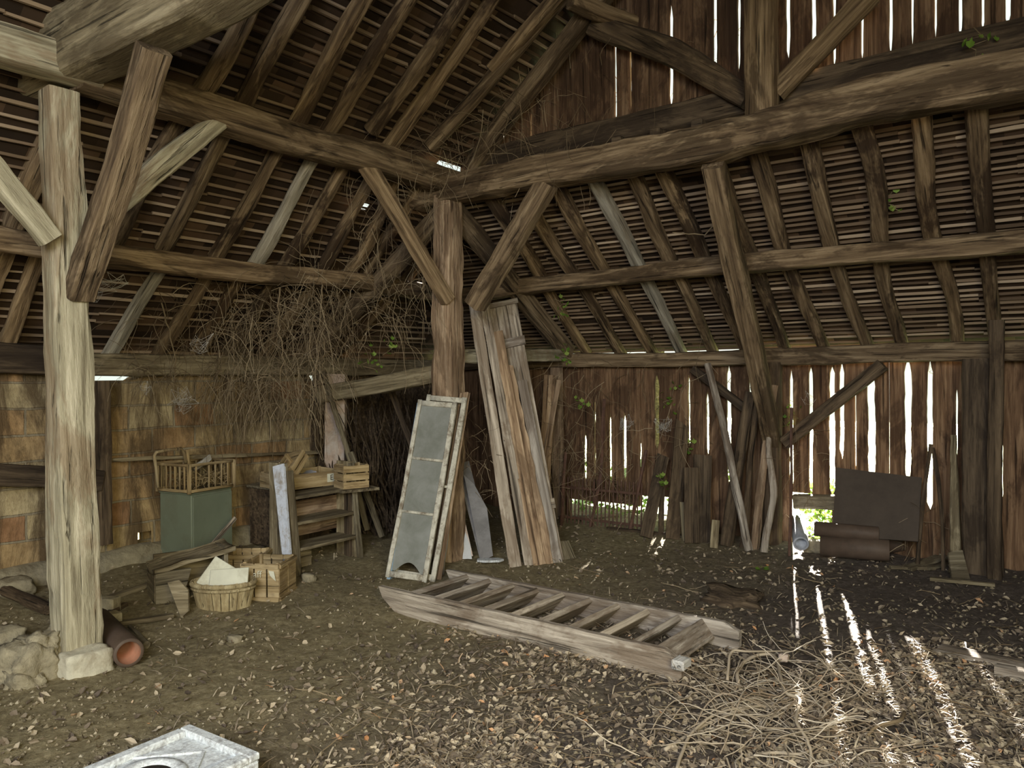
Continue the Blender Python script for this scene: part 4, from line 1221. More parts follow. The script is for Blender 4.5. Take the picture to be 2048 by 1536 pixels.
def panel_in(nm, x, y, z, w, h, th, rx, ry, rz, label, mat='white'):
    mb = MB(); mb.box((0, 0, h/2), (w, th, h), ch=.004)
    o = mb.build(nm, M[mat]); o.matrix_world = bw @ Matrix.Translation((x, y, z)) @ Matrix.Rotation(rz, 4, 'Z') @ Matrix.Rotation(ry, 4, 'Y') @ Matrix.Rotation(rx, 4, 'X')
    return tag(o, label, 'panel', 'white panels in the oval basket')
panel_in('white_panel', .045, -.05, .09, .27, .20, .02, radians(-28), radians(-3), .05, 'dirty white panel leaning in front inside the oval basket')
panel_in('white_panel', -.10, .02, .11, .24, .22, .018, radians(-25), radians(32), 0, 'dirty white panel turned corner up at the left of the oval basket')

# ---------------- crates right of the basket
k_ = on_floor(PZ(545, 1200))
c4 = empty('slatted_crate', frame_at(k_+Vector((-.17, .10, -.01)), (R0.x*.98, R0.y*.75, 0)), 'upright slatted fruit crate with lettering, right of the oval basket', 'crate', 'wooden fruit crates')
box_open(c4, .28, .30, .28, .009, 'crate', slats_v=3, gap=.012)
text_part('lettering', 'aff', .07, 'white', c4, Matrix.Translation((-.015, -.172, .205)) @ Matrix.Rotation(pi/2, 4, 'X'))
mb = MB(); mb.poly([(.07, .235), (.11, .23), (.125, .16), (.10, .18), (.08, .20)], -.171, -.169); o = part('paper_label', mb, 'white', c4); o['label'] = 'torn white paper label'
q = D(482, 1130, 6.2); 
c5 = empty('slatted_crate', frame_at(on_floor(PZ(478, 1165))+Vector((-.1, .15, 0)), (R0.x, R0.y*1.1, 0)), 'dim slatted crate half hidden behind the oval basket', 'crate', 'wooden fruit crates')
box_open(c5, .30, .24, .22, .009, 'crate', slats_v=4, gap=.01)
lump('stone', on_floor(PZ(618, 1165))+Vector((0, 0, .02)), (.10, .08, .08), 31, 'stone', 'small pale stone beside the foot of the shelf unit', 'stone')
lump('stone', on_floor(PZ(470, 1278))+Vector((0, 0, .012)), (.10, .06, .05), 32, 'stone', 'pale clod lying alone on the floor in front of the basket', 'stone', sub=3)

# ---------------- clay pipe, sawn round and bits by the big post
def pipe(name, pts, r, mat, label, wall=.18, flare=None, lip=True, mat2=None, cat='pipe'):
    """hollow pipe along pts (first point = visible mouth)"""
    pts = [Vector(p) for p in pts]; ax = (pts[1]-pts[0]).normalized()
    a = ax.orthogonal().normalized(); b = ax.cross(a); n = 30
    t = empty(name, Matrix.Translation(pts[0]), label, cat)
    L = (pts[1]-pts[0]).length
    prof = [(0, r*(1-wall))] + [(0, r*1.0)] + [(.004, r*1.02)]
    if flare: prof = [(0, flare*(1-wall)), (0, flare), (.07, flare), (.085, r)]
    prof += [(L, r), (L, r*(1-wall))]
    vs = []; 
    for (x, q) in prof: vs += [ax*x+(a*cos(2*pi*k/n)+b*sin(2*pi*k/n))*q for k in range(n)]
    m = len(prof)
    mb = MB(); mb.add(vs, [(i*n+k, i*n+(k+1) % n, (i+1)*n+(k+1) % n, (i+1)*n+k) for i in range(m-1) for k in range(n)])
    part('barrel', mb, mat, t, True)
    mb = MB(); ri = (flare or r)*(1-wall)
    vs = []
    for (x, q) in ((0, ri), (.05, ri*.93), (.052, r*(1-wall)*.82), (L*.9, r*(1-wall)*.82)): vs += [ax*x+(a*cos(2*pi*k/n)+b*sin(2*pi*k/n))*q for k in range(n)]
    mb.add(vs, [(i*n+k, i*n+(k+1) % n, (i+1)*n+(k+1) % n, (i+1)*n+k) for i in range(3) for k in range(n)])
    mb.add([ax*(L*.9)+(a*cos(2*pi*k/n)+b*sin(2*pi*k/n))*r*.9 for k in range(n)], [tuple(range(n))])
    part('bore', mb, mat2 or mat, t, True)
    return t
m0 = D(258, 1316, 4.36); m1 = D(196, 1262, 4.95)
m0.z = fz(m0.x, m0.y)+.082; m1.z = m0.z
pipe('clay_pipe', [m0, m1], .078, 'claypipe', 'brown clay pipe with reddish mouth lying beside the big post', .2, mat2='terracotta')
m0 = D(292, 1297, 4.7); m0.z = fz(m0.x, m0.y)+.03; m1 = D(262, 1268, 5.0); m1.z = m0.z
timber('round_log', m0, m1, .045, .045, 'dusty', 'short thin log lying right behind the clay pipe', 'log', rnd=1, seed=90)
for i, (px, py, s_, lb) in enumerate(((213, 1212, (.16, .09, .10), 'dusty brick behind the big post, upper of two'), (217, 1240, (.14, .10, .08), 'dusty brick behind the big post, lower of two'))):
    p = on_floor(PZ(px, py+14)); mb = MB(); mb.box((0, 0, s_[2]/2), s_, Matrix.Rotation(.5+i, 3, 'Z'), ch=.006); o = mb.build('brick', M['stone']); o.location = p; tag(o, lb, 'brick')
def flat_board(name, a, b, w, th, mat, label, cat='board', lift=.015, **kw):
    p0, p1 = PZ(*a), PZ(*b)
    p0, p1 = on_floor(p0)+Vector((0, 0, lift)), on_floor(p1)+Vector((0, 0, lift))
    return timber(name, p0, p1, w, th, mat, label, cat, rnd=.08, seed=int(a[0]), crook=.004, rough=.003, **kw)
flat_board('board', (212, 1258), (345, 1232), .06, .03, 'dusty', 'thin board lying on the dirt from the big post towards the basket')
flat_board('board', (215, 1205), (300, 1178), .07, .03, 'dusty', 'short board on the dirt heap beside the block wall')
flat_board('batten', (205, 1240), (250, 1215), .04, .03, 'dark', 'dark batten on the dirt behind the big post')
timber('fallen_branch', on_floor(PZ(10, 1215))+Vector((0, 0, .05)), on_floor(PZ(95, 1240))+Vector((0, 0, .06)), .08, .08, 'dark', 'dark branch lying behind the left edge of the big post', 'branch', rnd=.9, seed=93)
for i, (px, py, s_, lb) in enumerate(((30, 1205, .2, 'dark stone in the shadow at the left edge'), (15, 1290, .16, 'small dark stone low at the left edge'), (62, 1300, .14, 'dark stone against the rubble footing'))):
    lump('stone', on_floor(PZ(px, py))+Vector((0, 0, s_*.25)), (s_*1.2, s_, s_*.7), 50+i, 'stone', lb, 'stone')

# ---------------- right-hand side: boards on the floor
flat_board('plank', (1878, 1302), (2110, 1352), .15, .03, 'grey', 'plank lying flat on the leaves at the right edge', 'plank', lift=.02)
flat_board('plank', (1992, 1350), (2120, 1378), .09, .06, 'grey', 'thicker plank end lying nearest the right edge', 'plank', lift=.035)
for i, (a, b, w, mt, lb) in enumerate((((1812, 1150), (1900, 1108), .10, 'dusty', 'grey scrap board slanting up in the pile at the right wall'), ((1850, 1150), (1935, 1120), .09, 'dusty', 'second scrap board lying over the right-hand pile'), ((1780, 1148), (1870, 1150), .05, 'dusty', 'thin scrap board lying flat before the right-hand pile'), ((1860, 1165), (1990, 1180), .05, 'dusty', 'thin lath lying nearest the viewer at the right-hand pile'))):
    p0 = on_floor(PZ(*a))+Vector((0, 0, .02)); p1 = D(b[0], b[1], dep(p0)+(.35 if i < 2 else 0)) if i < 2 else on_floor(PZ(*b))+Vector((0, 0, .02))
    timber('scrap_board', p0, p1, w, .022, mt, lb, 'board', rnd=.05, seed=200+i, crook=.003)
sheet('scrap_board', [(1897, 1105), (1925, 1100), (1942, 1165), (1905, 1160)], .12, .02, 'dusty', 'short wide board standing at the right of the scrap pile')
sheet('panel_board', [(1673, 935), (1843, 955), (1836, 1083), (1665, 1072)], .22, .02, 'darkboard', 'large dark rectangular panel leaning on the plank wall', 'panel', yp=(6.95, 7.2))
def lying_pipe(a, b, r, d, mat, label, z0=None, **kw):
    p0, p1 = D(a[0], a[1], d[0]), D(b[0], b[1], d[1])
    return pipe('clay_pipe', [p0, p1], r, mat, label, .2, **kw)
lying_pipe((1778, 1101), (1640, 1091), .088, (6.42, 6.62), 'claypipe', 'thick clay pipe lying lowest before the dark panel')
lying_pipe((1757, 1069), (1628, 1057), .062, (6.47, 6.65), 'claypipe', 'thinner clay pipe lying on top of the thick one')
p0 = D(1602, 1088, 6.75); p1 = D(1594, 1040, 7.15); pipe('clay_pipe', [p0, p1], .065, 'greypipe', 'short bluish grey pipe propped at the left of the clay pipes', .2)
lying_pipe((1805, 1085), (1768, 1092), .07, (6.75, 6.8), 'claypipe', 'broken pipe stub behind the right end of the clay pipes')
for i, (px, py, s_, lb) in enumerate(((1630, 1108, .14, 'stone wedged under the left end of the clay pipes'), (1700, 1112, .12, 'stone under the middle of the clay pipes'), (1845, 1100, .2, 'dark stone right of the dark panel'), (1875, 1118, .16, 'dark stone behind the scrap boards'))):
    lump('stone', on_floor(PZ(px, py+8))+Vector((0, 0, s_*.3)), (s_*1.3, s_, s_*.8), 60+i, 'stone', lb, 'stone')

# poles, planks and rods along the plank wall
def pole(a, b, r, dback, mat, label, cat='pole', mids=None, taper=.8, seed=1, rnd=.9):
    B = PZ(*a)
    for _ in range(3): B = PZ(a[0], a[1], fz(B.x, B.y))
    if B.y > 7.0: B = PZ(a[0], a[1]+15, fz(B.x, B.y)); B.y = min(B.y, 7.05)
    T = D(b[0], b[1], dep(B)+dback)
    if T.y > 7.12: T = PY(b[0], b[1], 7.12)
    return timber(cat.replace(' ', '_') if cat != 'pole' else 'leaning_pole', B-Vector((0, 0, .01)), T, 2*r, 2*r, mat, label, cat, rnd=rnd, seed=seed, crook=.03, mids=mids, w1=2*r*taper, h1=2*r*taper)
pole((1495, 1085), (1413, 728), .036, .55, 'grey', 'smooth brown pole, leftmost of the poles leaning on the wall post', mids=[(.5, .0, .03, 1)], seed=301)
pole((1508, 1080), (1538, 770), .038, .35, 'warm', 'straight brown pole leaning just left of the long strut', seed=302)
pole((1532, 1088), (1546, 815), .03, .3, 'grey', 'crooked pale branch leaning below the long strut', mids=[(.4, .03, 0, 1), (.7, -.03, 0, 1)], seed=303)
pole((1460, 1075), (1506, 785), .055, .4, 'dark', 'dark slab-like pole leaning at the back of the pole bundle', seed=304, rnd=.3)
pole((1482, 1078), (1522, 760), .03, .4, 'dark', 'thin dark pole in the middle of the pole bundle', seed=305)
pole((1580, 1095), (1577, 815), .011, .25, 'iron', 'thin iron rod standing right of the wall post', 'rod', seed=306, taper=1)
pole((1881, 1075), (1863, 888), .017, .3, 'dark', 'dark thin stake leaning at the right of the dark panel', 'stake', seed=307)
pole((1924, 1075), (1868, 895), .015, .3, 'dark', 'second thin stake slanting down to the right', 'stake', seed=308)
pole((1920, 1110), (1912, 870), .045, .2, 'dusty', 'flat stake with a narrow tip standing left of the broad wall post', 'stake', seed=309, taper=.4, rnd=.1)
board('board', (1345, 1078), (1366, 838), .13, .03, 'dark', 'tall dark board leaning on the plank wall, peaked above its neighbours', dback=.35, group='dark boards along the plank wall', top=.08)
board('board', (1292, 1062), (1328, 905), .12, .03, 'dark', 'slanting dark board at the left of the leaning board group', dback=.3, group='dark boards along the plank wall', top=.04)
board('board', (1374, 1082), (1368, 1004), .08, .025, 'dusty', 'short narrow board standing between two taller dark ones', dback=.1, group='dark boards along the plank wall')
board('board', (1402, 1086), (1406, 910), .17, .03, 'dark', 'broad dark board with a square top in the leaning group', dback=.25, group='dark boards along the plank wall')
board('board', (1322, 1070), (1325, 962), .05, .025, 'dark', 'narrow dark strip left of the tall peaked board', dback=.12, group='dark boards along the plank wall')
board('board', (1384, 1074), (1382, 935), .13, .025, 'dark', 'dark board standing behind the short narrow one', dback=.12, group='dark boards along the plank wall')
board('board', (1428, 1084), (1432, 1040), .07, .025, 'dusty', 'very short board piece at the right of the leaning group', dback=.05, group='dark boards along the plank wall')
flat_board('batten', (1120, 1048), (1235, 1040), .08, .04, 'dusty', 'low sill timber on the ground before the iron grille', lift=.02)
flat_board('batten', (1215, 1066), (1420, 1088), .05, .03, 'dark', 'long thin dark batten on the ground before the leaning boards', lift=.01)

# iron grille
ga, gb = PZ(1118, 1038), PZ(1285, 1048)
ga.y = gb.y = 7.08
gr = empty('iron_grille', Matrix.Translation((PY(1120, 1000, 7.08).x, 7.08, .02)), 'rusty iron grille of upright bars at the foot of the plank wall', 'grille')
GLn = PY(1282, 1000, 7.08).x-PY(1120, 1000, 7.08).x; gh = .52
for k in range(22):
    mb = MB(); x = GLn*k/21
    mb.tube([(x, 0, 0), (x, .02, gh*(.98+.05*nz(k, 1, 1)))], .0085, 5); part('bar', mb, 'iron', gr)
for z in (.08, .40):
    mb = MB(); mb.box((GLn/2, 0, z), (GLn, .012, .025)); part('cross_rail', mb, 'iron', gr)
for i, (a, b) in enumerate((((1122, 1035), (1135, 905)), ((1265, 1045), (1290, 900)))):
    pole(a, b, .016, .1, 'iron', ('rusty stake at the left end of the iron grille', 'rusty stake at the right end of the iron grille')[i], 'stake', seed=320+i, taper=1)
pole((1207, 1030), (1213, 798), .016, .1, 'iron', 'tall thin rusty bar rising above the iron grille', 'rod', seed=323, taper=1)
# barkless slabs beside the round wall post
board('slab_board', (1085, 1040), (1100, 750), .12, .03, 'warm', 'brown slab board standing left of the round wall post', dback=.0, bd=8.3)
board('slab_board', (1076, 1000), (1118, 760), .05, .03, 'warm', 'thin slanting slab board behind the tall planks', dback=.2, bd=8.1)

# poles and brushwood in the dark corner
timber('leaning_pole', D(735, 1060, 7.6), D(645, 742, 7.7), .05, .045, 'dusty', 'pale thin pole slanting down from the end of the block wall', 'pole', rnd=.8, seed=330)
timber('leaning_pole', D(760, 1075, 7.5), D(700, 905, 7.6), .05, .05, 'dusty', 'stick leaning down behind the orange-brown crate', 'pole', rnd=.8, seed=331)
timber('leaning_pole', D(850, 960, 7.8), D(780, 770, 8.0), .06, .05, 'dark', 'dark pole slanting behind the window sashes', 'pole', rnd=.6, seed=332)
block = MB()
tag(board('wall_stub', (668, 1010), (670, 748), .20, .12, 'pinkboard', 'pale broken masonry stub at the end of the block wall', 'masonry', dback=0, bd=7.95), None)

# ================================================================== LITTER, VINES, GREENERY
def leaf(mb, p, s, n_up, yaw, curl, rr, mi=0):
    """small curled leaf of six corners"""
    m = Matrix.Rotation(yaw, 3, 'Z') @ Matrix.Rotation(n_up[0], 3, 'X') @ Matrix.Rotation(n_up[1], 3, 'Y')
    c = curl*s
    j = lambda: rr.uniform(.65, 1.25)
    vs = [(-s, 0, c*.3), (-s*.3*j(), s*.62*j(), c*j()), (-s*.35, -s*.55*j(), c*.8*j()), (s*.45*j(), s*.5*j(), c*.9), (s*.4, -s*.5*j(), c*j()), (s*j(), s*.2*(j()-1), c*.5), (0, 0, 0)]
    mb.add([m @ Vector(v)+p for v in vs], [(0, 2, 6), (0, 6, 1), (6, 2, 4), (6, 4, 5), (6, 5, 3), (6, 3, 1)], mi)
def litter(name, count, dens, s0, s1, mat, seed, label, cat):
    rr = random.Random(seed); mb = MB(); k = 0
    while k < count:
        px, py = rr.uniform(-60, 2110), rr.uniform(1040, 1545)
        p = PZ(px, py)
        if p.y > 7.3 or p.x < -6.4: continue
        if rr.random() > dens(px, py, p): continue
        k += 1
        p.z = fz(p.x, p.y)+.008
        if abs(p.x+4.55) < .25 and abs(p.y-2.02) < .25: continue
        leaf(mb, p, rr.uniform(s0, s1), (rr.gauss(0, .45), rr.gauss(0, .45)), rr.uniform(0, 6.3), rr.uniform(.1, .8), rr)
    o = mb.build(name, M[mat], smooth=False); tag(o, label, cat, kind='stuff'); return o
def d_leaf(px, py, p):
    a = sstep(600, 1250, px+(py-1200)*.25)
    b = .15+.85*sstep(-.25, .35, nz(p.x, p.y, 5, 1.3))
    near = .16+.84*sstep(1170, 1400, py)
    return a*b*near*.9+.035
litter('leaf_litter', 9000, d_leaf, .008, .027, 'leaf', 21, 'dry curled brown leaves strewn over the earth floor', 'leaves')
def d_crumb(px, py, p): return .25+.75*sstep(-.2, .4, nz(p.x, p.y, 9, 2))
rr = random.Random(31); mb = MB(); k = 0
while k < 3500:
    px, py = rr.uniform(-60, 2110), rr.uniform(1060, 1545); p = PZ(px, py)
    if p.y > 7.2 or p.x < -6.3 or rr.random() > d_crumb(px, py, p): continue
    k += 1; s = rr.uniform(.004, .013)*(1 if rr.random() < .93 else 1.8)
    p.z = fz(p.x, p.y)+s*.4
    mb.add([p+Vector(v)*s*rr.uniform(.7, 1.3) for v in ((1, 0, 0), (-1, 0, 0), (0, 1, 0), (0, -1, 0), (0, 0, .8), (0, 0, -.8))], [(0, 2, 4), (2, 1, 4), (1, 3, 4), (3, 0, 4), (2, 0, 5), (1, 2, 5), (3, 1, 5), (0, 3, 5)])
tag(mb.build('soil_crumbs', island('soil_crumbs', [(0, (.10, .08, .05)), (.7, (.24, .2, .13)), (1, (.42, .37, .27))])), 'loose clods and crumbs of earth on the floor', 'soil', kind='stuff')

def strand(mb, p, d, L, r, rr, wob=.35, g=0., seg=.06, n=3, floor=False, taper=.6):
    pts = [Vector(p)]; d = Vector(d).normalized(); k = max(3, int(L/seg))
    for i in range(k):
        d = (d+Vector((rr.gauss(0, wob), rr.gauss(0, wob), rr.gauss(0, wob)))*.5+Vector((0, 0, g))).normalized()
        q = pts[-1]+d*seg
        if floor:
            h = fz(q.x, q.y)+r
            if q.z < h: q.z = h; d.z = abs(d.z)*.3
        pts.append(q)
    mb.tube(pts, r, n, taper=taper, cap=False)
    return pts
# shredded stalks
rr = random.Random(33); mb = MB(); k = 0
while k < 5200:
    px, py = rr.uniform(300, 2110), rr.uniform(1120, 1545); p = PZ(px, py)
    if p.y > 7.2 or p.x < -6.3 or rr.random() > d_leaf(px, py, p)+.04: continue
    k += 1; a = rr.uniform(0, 6.3); L = rr.uniform(.012, .05); w = rr.uniform(.0015, .004)
    u = Vector((cos(a), sin(a), rr.gauss(0, .35))).normalized()*L; v = Vector((-sin(a), cos(a), 0))*w
    p.z = fz(p.x, p.y)+rr.uniform(.008, .025); m = p+Vector((0, 0, L*.15))
    mb.add([p-u-v, p-u+v, m+v, m-v, p+u+v*.4, p+u-v*.4], [(0, 1, 2, 3), (3, 2, 4, 5)])
tag(mb.build('shredded_stalks', M['leaf']), 'shredded stalks and leaf scraps mixed through the leaf litter', 'litter', kind='stuff')
# twigs and stalks on the floor
rr = random.Random(41); mb = MB()
for i in range(420):
    while True:
        px, py = rr.uniform(500, 2100), rr.uniform(1120, 1545); p = PZ(px, py)
        if p.y < 7 and rr.random() < d_leaf(px, py, p)+.05: break
    a = rr.uniform(0, 6.3)
    p.z = fz(p.x, p.y)+.015
    strand(mb, p, (cos(a), sin(a), .1), rr.uniform(.08, .4), rr.uniform(.0015, .0035), rr, .25, -.05, .04, 3, True)
tag(mb.build('twigs', M['vine']), 'thin dry twigs scattered among the leaves', 'twigs', kind='stuff')
# the heap of pulled ivy stems in the right foreground
rr = random.Random(51); mb = MB()
for i in range(300):
    px, py = rr.gauss(1560, 125), rr.gauss(1440, 65)
    p = PZ(px, min(1560, max(1310, py))); a = rr.uniform(0, 6.3)
    p.z = fz(p.x, p.y)+rr.uniform(.01, .10)*max(0, 1-abs(px-1560)/300)
    strand(mb, p, (cos(a), sin(a), rr.uniform(-.1, .45)), rr.uniform(.15, .6), rr.uniform(.0018, .0045), rr, .35, -.07, .045, 4, True)
tag(mb.build('ivy_stem_tangle', M['vinepale'], smooth=True), 'tangled heap of dry pale ivy stems in the right foreground', 'dead vines', kind='stuff')
# the thick stems of that heap, each one a thing
big = [(((1330, 1500), (1400, 1455), (1480, 1420), (1560, 1405), (1600, 1412)), .009, .02, 'long pale stem sweeping across the left of the vine heap'),
       (((1352, 1545), (1380, 1470), (1440, 1425), (1520, 1412), (1598, 1418)), .008, .04, 'curved pale stem running below the long one in the vine heap'),
       (((1478, 1375), (1476, 1340), (1510, 1312), (1548, 1312), (1560, 1350), (1572, 1385), (1600, 1400), (1592, 1440), (1612, 1475), (1622, 1510), (1618, 1545)), .011, .10, 'thickest stem arching over and down through the vine heap'),
       (((1455, 1360), (1462, 1305), (1500, 1303), (1580, 1302)), .008, .12, 'upright hooked stem at the back left of the vine heap'),
       (((1490, 1520), (1540, 1506), (1600, 1508), (1640, 1490), (1638, 1510)), .008, .02, 'pale stem lying low at the bottom of the vine heap'),
       (((1808, 1425), (1800, 1440), (1760, 1450), (1735, 1470)), .010, .06, 'dark curved branch right of the vine heap')]
for i, (pp, r, lift, lb) in enumerate(big):
    mb = MB(); pts = []
    n = len(pp)
    ctrl = []
    for k, (x, y) in enumerate(pp):
        q = PZ(x, y); h = fz(q.x, q.y)+r+lift*sin(pi*(k+.4)/(n))
        q = PZ(x, y, h); ctrl.append(q)
    for k in range(n-1):
        a, b = ctrl[k], ctrl[k+1]; a0 = ctrl[max(0, k-1)]; b1 = ctrl[min(n-1, k+2)]
        for t in range(5):
            t /= 5
            q = .5*((2*a)+(b-a0)*t+(2*a0-5*a+4*b-b1)*t*t+(3*a-a0-3*b+b1)*t**3); pts.append(q+Vector((nz(t*9, k, i), nz(t*9, k, 5+i), 0))*.006)
    pts.append(ctrl[-1])
    base = pts[0].copy(); pts = [q-base for q in pts]
    mb.tube(pts, [r*(1-.45*k/len(pts)) for k in range(len(pts))], 7)
    o = mb.build('dead_vine', M['vinepale' if i < 5 else 'vine'], smooth=True); o.location = base; tag(o, lb, 'dead vine stem', 'thick dead ivy stems on the floor')
lump('clod', on_floor(PZ(1568, 1345))+Vector((0, 0, .10)), (.05, .05, .04), 77, 'pinkboard', 'small pinkish clod caught in the arch of the thickest stem', 'clod', sub=3)
lump('root_clump', on_floor(PZ(1462, 1205))+Vector((0, 0, .02)), (.34, .22, .14), 78, 'dark', 'dark clump of matted roots and soil behind the stair', 'root clump', amp=.6)

# hanging dead ivy under the left slope
rr = random.Random(61); mb = MB()
def hang(cnt, x0, x1, y0, y1, dlo, dhi, L0, L1, r0=.0013, r1=.0034, g=-.18, tgt=None):
    for i in range(cnt):
        px, py = rr.uniform(x0, x1), rr.uniform(y0, y1)
        strand(tgt or mb, D(px, py, rr.uniform(dlo, dhi)), (rr.gauss(0, .5), rr.gauss(0, .5), rr.gauss(-.2, .6)), rr.uniform(L0, L1), rr.uniform(r0, r1), rr, .42, g, .07, 3)
hang(230, 240, 640, 520, 690, 6.3, 7.1, .3, .9)
hang(300, 420, 700, 560, 760, 6.6, 7.6, .3, .9)
hang(260, 560, 880, 400, 680, 6.9, 7.5, .3, .8)
hang(60, 250, 420, 720, 760, 6.35, 6.5, .2, .6)
hang(380, 400, 650, 730, 820, 6.7, 7.4, .25, .6, g=-.5)
tag(mb.build('hanging_dead_ivy', M['vine']), 'hanging tangle of dead ivy over the block wall and lower left purlin', 'dead vines', kind='stuff')
mb = MB()
hang(480, 880, 1130, -10, 330, 6.6, 7.6, .25, .8, g=-.10)
hang(140, 680, 900, 200, 420, 6.4, 6.9, .2, .7)
hang(70, 1000, 1500, 180, 330, 6.0, 6.6, .2, .7)
hang(50, 1180, 1480, 20, 200, 6.3, 6.9, .2, .7)
tag(mb.build('gable_dead_ivy', M['vine']), 'dead ivy matted around the gable rafter and the top of the central post', 'dead vines', kind='stuff')
mb = MB()
hang(190, 1070, 1300, 700, 980, 8.0, 8.5, .2, .7, g=-.12)
hang(150, 1110, 1320, 880, 1040, 7.9, 8.5, .15, .5, g=-.1)
hang(60, 1300, 1560, 735, 900, 7.6, 7.9, .2, .6)
hang(110, 1570, 1680, 840, 1080, 7.0, 7.35, .15, .5)
hang(50, 1800, 1960, 1000, 1130, 6.3, 6.9, .1, .4)
hang(50, 900, 1010, 780, 1000, 6.9, 7.3, .1, .4)
tag(mb.build('wall_dead_ivy', M['vine']), 'dead ivy and brambles tangled along the foot of the plank wall', 'dead vines', kind='stuff')
# long dangling roots
roots = [(((560, 575), (556, 650), (566, 700), (560, 770)), 'longest dangling root left of the corner, over the block wall'), (((645, 570), (640, 640), (650, 700), (643, 745)), 'dangling root just left of the end of the block wall'),
         (((305, 540), (330, 630), (352, 720), (345, 800)), 'dangling root above the green cabinet'), (((858, 520), (845, 560), (850, 620), (852, 640)), 'short knotted root left of the central post'), (((1495, 330), (1470, 400), (1410, 470), (1345, 465)), 'looping root below the gable tie at the long strut')]
for i, (pp, lb) in enumerate(roots):
    mb = MB(); d_ = (6.7, 6.9, 6.5, 6.9, 6.2)[i]
    c = [D(x, y, d_) for x, y in pp]; pts = []
    for k in range(3):
        for t in range(6): pts.append(c[k].lerp(c[k+1], t/6)+Vector((nz(t*.8+k*5, i, 1), nz(t*.8+k*5, i, 2), 0))*.03)
    pts.append(c[-1]); b0 = pts[0].copy(); mb.tube([q-b0 for q in pts], .008, 6, taper=.5)
    o = mb.build('hanging_root', M['vine'], smooth=True); o.location = b0; tag(o, lb, 'root', 'hanging roots')
# brushwood in the dark corner
rr = random.Random(71); mb = MB()
for i in range(150):
    px, py = rr.uniform(655, 880), rr.uniform(960, 1075); d0 = rr.uniform(7.7, 8.6)
    p = D(px, py, d0); p.z = max(.02, p.z*.3)
    q = D(px-rr.uniform(-30, 110), rr.uniform(740, 900), d0+.3)
    pts = [p.lerp(q, t/6)+Vector((rr.gauss(0, .02), rr.gauss(0, .02), 0)) for t in range(7)]
    mb.tube(pts, rr.uniform(.004, .016), 4, taper=.4, cap=False)
tag(mb.build('brushwood', M['dark']), 'bundle of brushwood leaning in the dark corner', 'brushwood', kind='stuff')

# cobwebs
rr = random.Random(81); mb = MB()
def web(c, R_, n, r=.0012):
    ctr = c
    P = []
    for i in range(n):
        a = Vector((rr.gauss(0, 1), rr.gauss(0, 1), rr.gauss(0, 1))).normalized()*R_*rr.uniform(.4, 1)
        P.append(ctr+a)
    for i in range(n*2):
        a, b = rr.choice(P), rr.choice(P); m = (a+b)/2+Vector((0, 0, -.06*R_))
        if (a-b).length > .01: mb.tube([a, m, b], r, 3, cap=False)
for (x, y, d, R_, n) in ((365, 800, 6.35, .14, 34), (290, 775, 6.35, .09, 16), (210, 570, 5.2, .16, 22), (1330, 850, 7.9, .13, 30), (1250, 840, 8.1, .12, 26), (1620, 800, 7.2, .10, 20), (1880, 900, 6.7, .13, 26), (1740, 745, 6.9, .08, 16), (1860, 740, 6.8, .09, 16), (410, 690, 6.2, .14, 18)):
    web(D(x, y, d), R_, n, .0009)
tag(mb.build('cobwebs', M['web']), 'dusty cobwebs strung between wall, posts and slits', 'cobwebs', kind='stuff')

# ivy sprigs that are still green
def sprig(px, py, d, n, R_, label, seed, s=.025):
    rr = random.Random(seed); mb = MB(); c = D(px, py, d)
    t = Vector((0, 0, 0)); pts = []
    for k in range(7): pts.append(Vector((rr.gauss(0, R_*.4), rr.gauss(0, R_*.25), R_*(.9-k*.3))))
    e = empty('ivy_sprig', Matrix.Translation(c), label, 'ivy', 'green ivy sprigs')
    mb.tube(pts, .003, 4, cap=False); part('stem', mb, 'vine', e)
    mb = MB()
    for i in range(n):
        p = rr.choice(pts)+Vector((rr.gauss(0, R_*.4), rr.gauss(0, R_*.2), rr.gauss(0, R_*.35)))
        m = Matrix.Rotation(rr.uniform(0, 6.3), 3, 'Z') @ Matrix.Rotation(rr.uniform(.3, 1.5), 3, 'X')
        q = s*rr.uniform(.6, 1.2)
        vs = [m @ (Vector(v)*q)+p for v in ((0, -1, 0), (.8, -.5, .1), (.95, .2, .15), (.35, .35, .05), (0, 1.1, 0), (-.35, .35, .05), (-.95, .2, .15), (-.8, -.5, .1))]
        mb.add(vs, [(0, 1, 2, 3, 4), (0, 4, 5, 6, 7)])
    mb.build('leaves', M['ivy'], e)
sprigs = [(1135, 705, 8.0, 16, .10, 'green ivy sprig over the stub of the short level tie'), (1120, 620, 7.7, 14, .12, 'green ivy sprig hanging under the lower right purlin near the shutter'), (1160, 805, 8.2, 7, .06, 'lone ivy sprig in front of the plank wall beside the round post'),
          (1345, 790, 7.9, 14, .12, 'ivy sprig across the first wide slit of the plank wall'), (1380, 885, 7.8, 10, .08, 'ivy sprig beside the tall peaked board'), (1583, 830, 7.25, 16, .09, 'bright ivy sprig at the slit just right of the long strut'),
          (1785, 405, 5.6, 10, .08, 'small ivy sprig under the lean-to roof between two rafters'), (735, 715, 7.1, 14, .12, 'ivy sprig above the sloping tie left of the central post'), (780, 690, 7.1, 10, .10, 'ivy sprig nearest the central post on its left'),
          (1960, 90, 4.6, 8, .10, 'ivy sprig above the gable tie at the top right'), (1320, 960, 7.6, 9, .07, 'ivy sprig low among the dark leaning boards')]
for i, a in enumerate(sprigs): sprig(*a[:5], a[5], 500+i)
p = on_floor(PZ(1530, 1142)); e = empty('seedling', Matrix.Translation(p), 'tiny green seedling on the floor before the pole bundle', 'seedling'); mb = MB(); rr = random.Random(3)
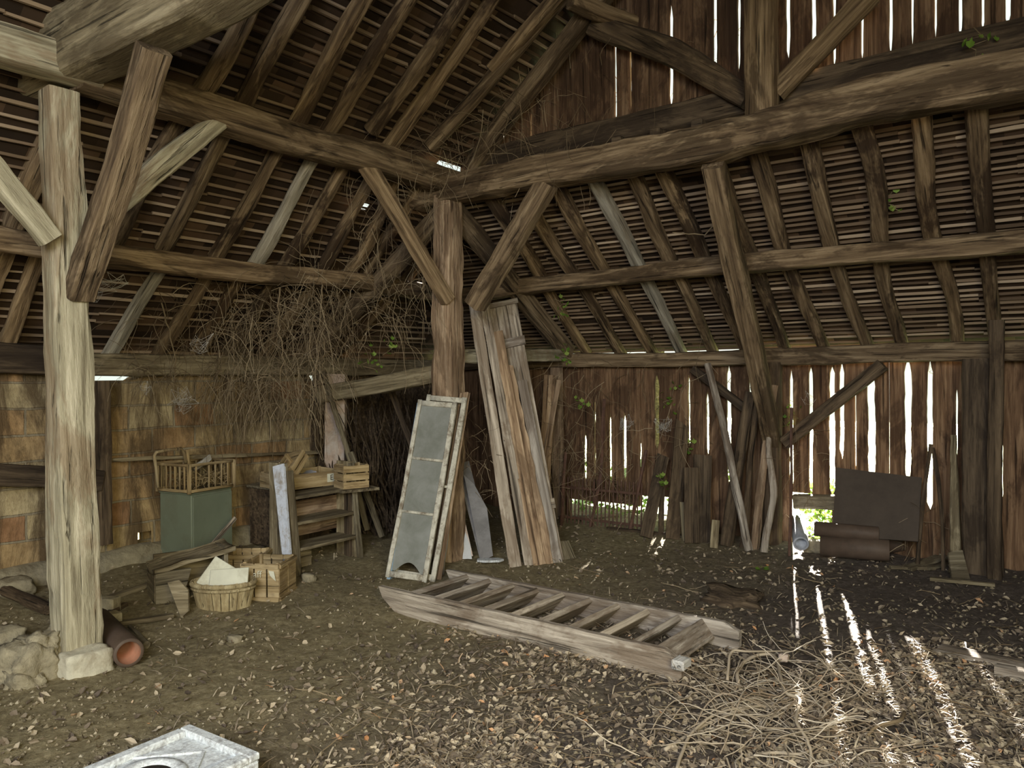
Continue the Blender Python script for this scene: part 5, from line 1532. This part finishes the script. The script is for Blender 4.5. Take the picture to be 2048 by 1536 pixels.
for i in range(9): leaf(mb, Vector((rr.gauss(0, .03), rr.gauss(0, .03), .02)), .02, (rr.gauss(0, .4), rr.gauss(0, .4)), rr.uniform(0, 6), .2, rr)
mb.build('leaves', M['ivy'], e)

# outside: nettles at the wall foot and shade trees further off
def foliage(name, boxes, cnt, s, mat, label, cat, seed, trunk=None):
    rr = random.Random(seed); e = empty(name, Matrix.Translation(Vector(boxes[0][0]).xy.to_3d()), label, cat)
    mb = MB(); base = e.matrix_world.translation.copy()
    for (c, r) in boxes:
        for i in range(cnt):
            while True:
                q = Vector((rr.uniform(-1, 1), rr.uniform(-1, 1), rr.uniform(-1, 1)))
                if max(abs(q.x), abs(q.y)*.8, abs(q.z)) < 1 and rr.random() < 1.25-q.length*.5: break
            p = Vector((q.x*r[0], q.y*r[1], q.z*r[2]))+Vector(c)-base
            leaf(mb, p, s*rr.uniform(.6, 1.3), (rr.uniform(-1.5, 1.5), rr.uniform(-1.5, 1.5)), rr.uniform(0, 6.3), .2, rr)
    mb.build('foliage', M[mat], e)
    if trunk:
        mb = MB(); mb.tube([(0, 0, -.2), (.05, .05, trunk*.5), (0, 0, trunk)], .16, 8, taper=.6); mb.build('trunk', M['dark'], e)
tsh = 10.0
def shade(xw, w, zc, h, cnt, label, seed):
    t = tsh; c = Vector((xw, YW, zc))+sdir*t
    foliage('tree', [((c.x, c.y, c.z), (w/2, .4, h/2))], cnt, .16, 'ivy', label, 'tree', seed, c.z)
shade(-5.2, 3.7, 1.2, 3.2, 2400, 'leafy tree outside to the left, shading the plank wall', 1)
shade(.58, 3.5, 1.2, 3.0, 2200, 'leafy tree outside to the right, shading the plank wall', 2)
shade(-2.85, .75, .9, 2.0, 190, 'thin leafy tree outside between the other two', 4)
for i, (x0, y0, w, h, lb) in enumerate(((-1.95, 7.75, .30, .30, 'bright green weeds outside the low gap by the dark panel'), (-4.4, 7.8, .5, .30, 'bright green weeds outside behind the iron grille'), (-3.3, 7.8, .4, .3, 'bright green weeds outside behind the dark leaning boards'))):
    foliage('weeds', [((x0, y0, h), (w, .2, h))], (520, 260, 260)[i], .035, 'ivy', lb, 'weeds', 10+i)
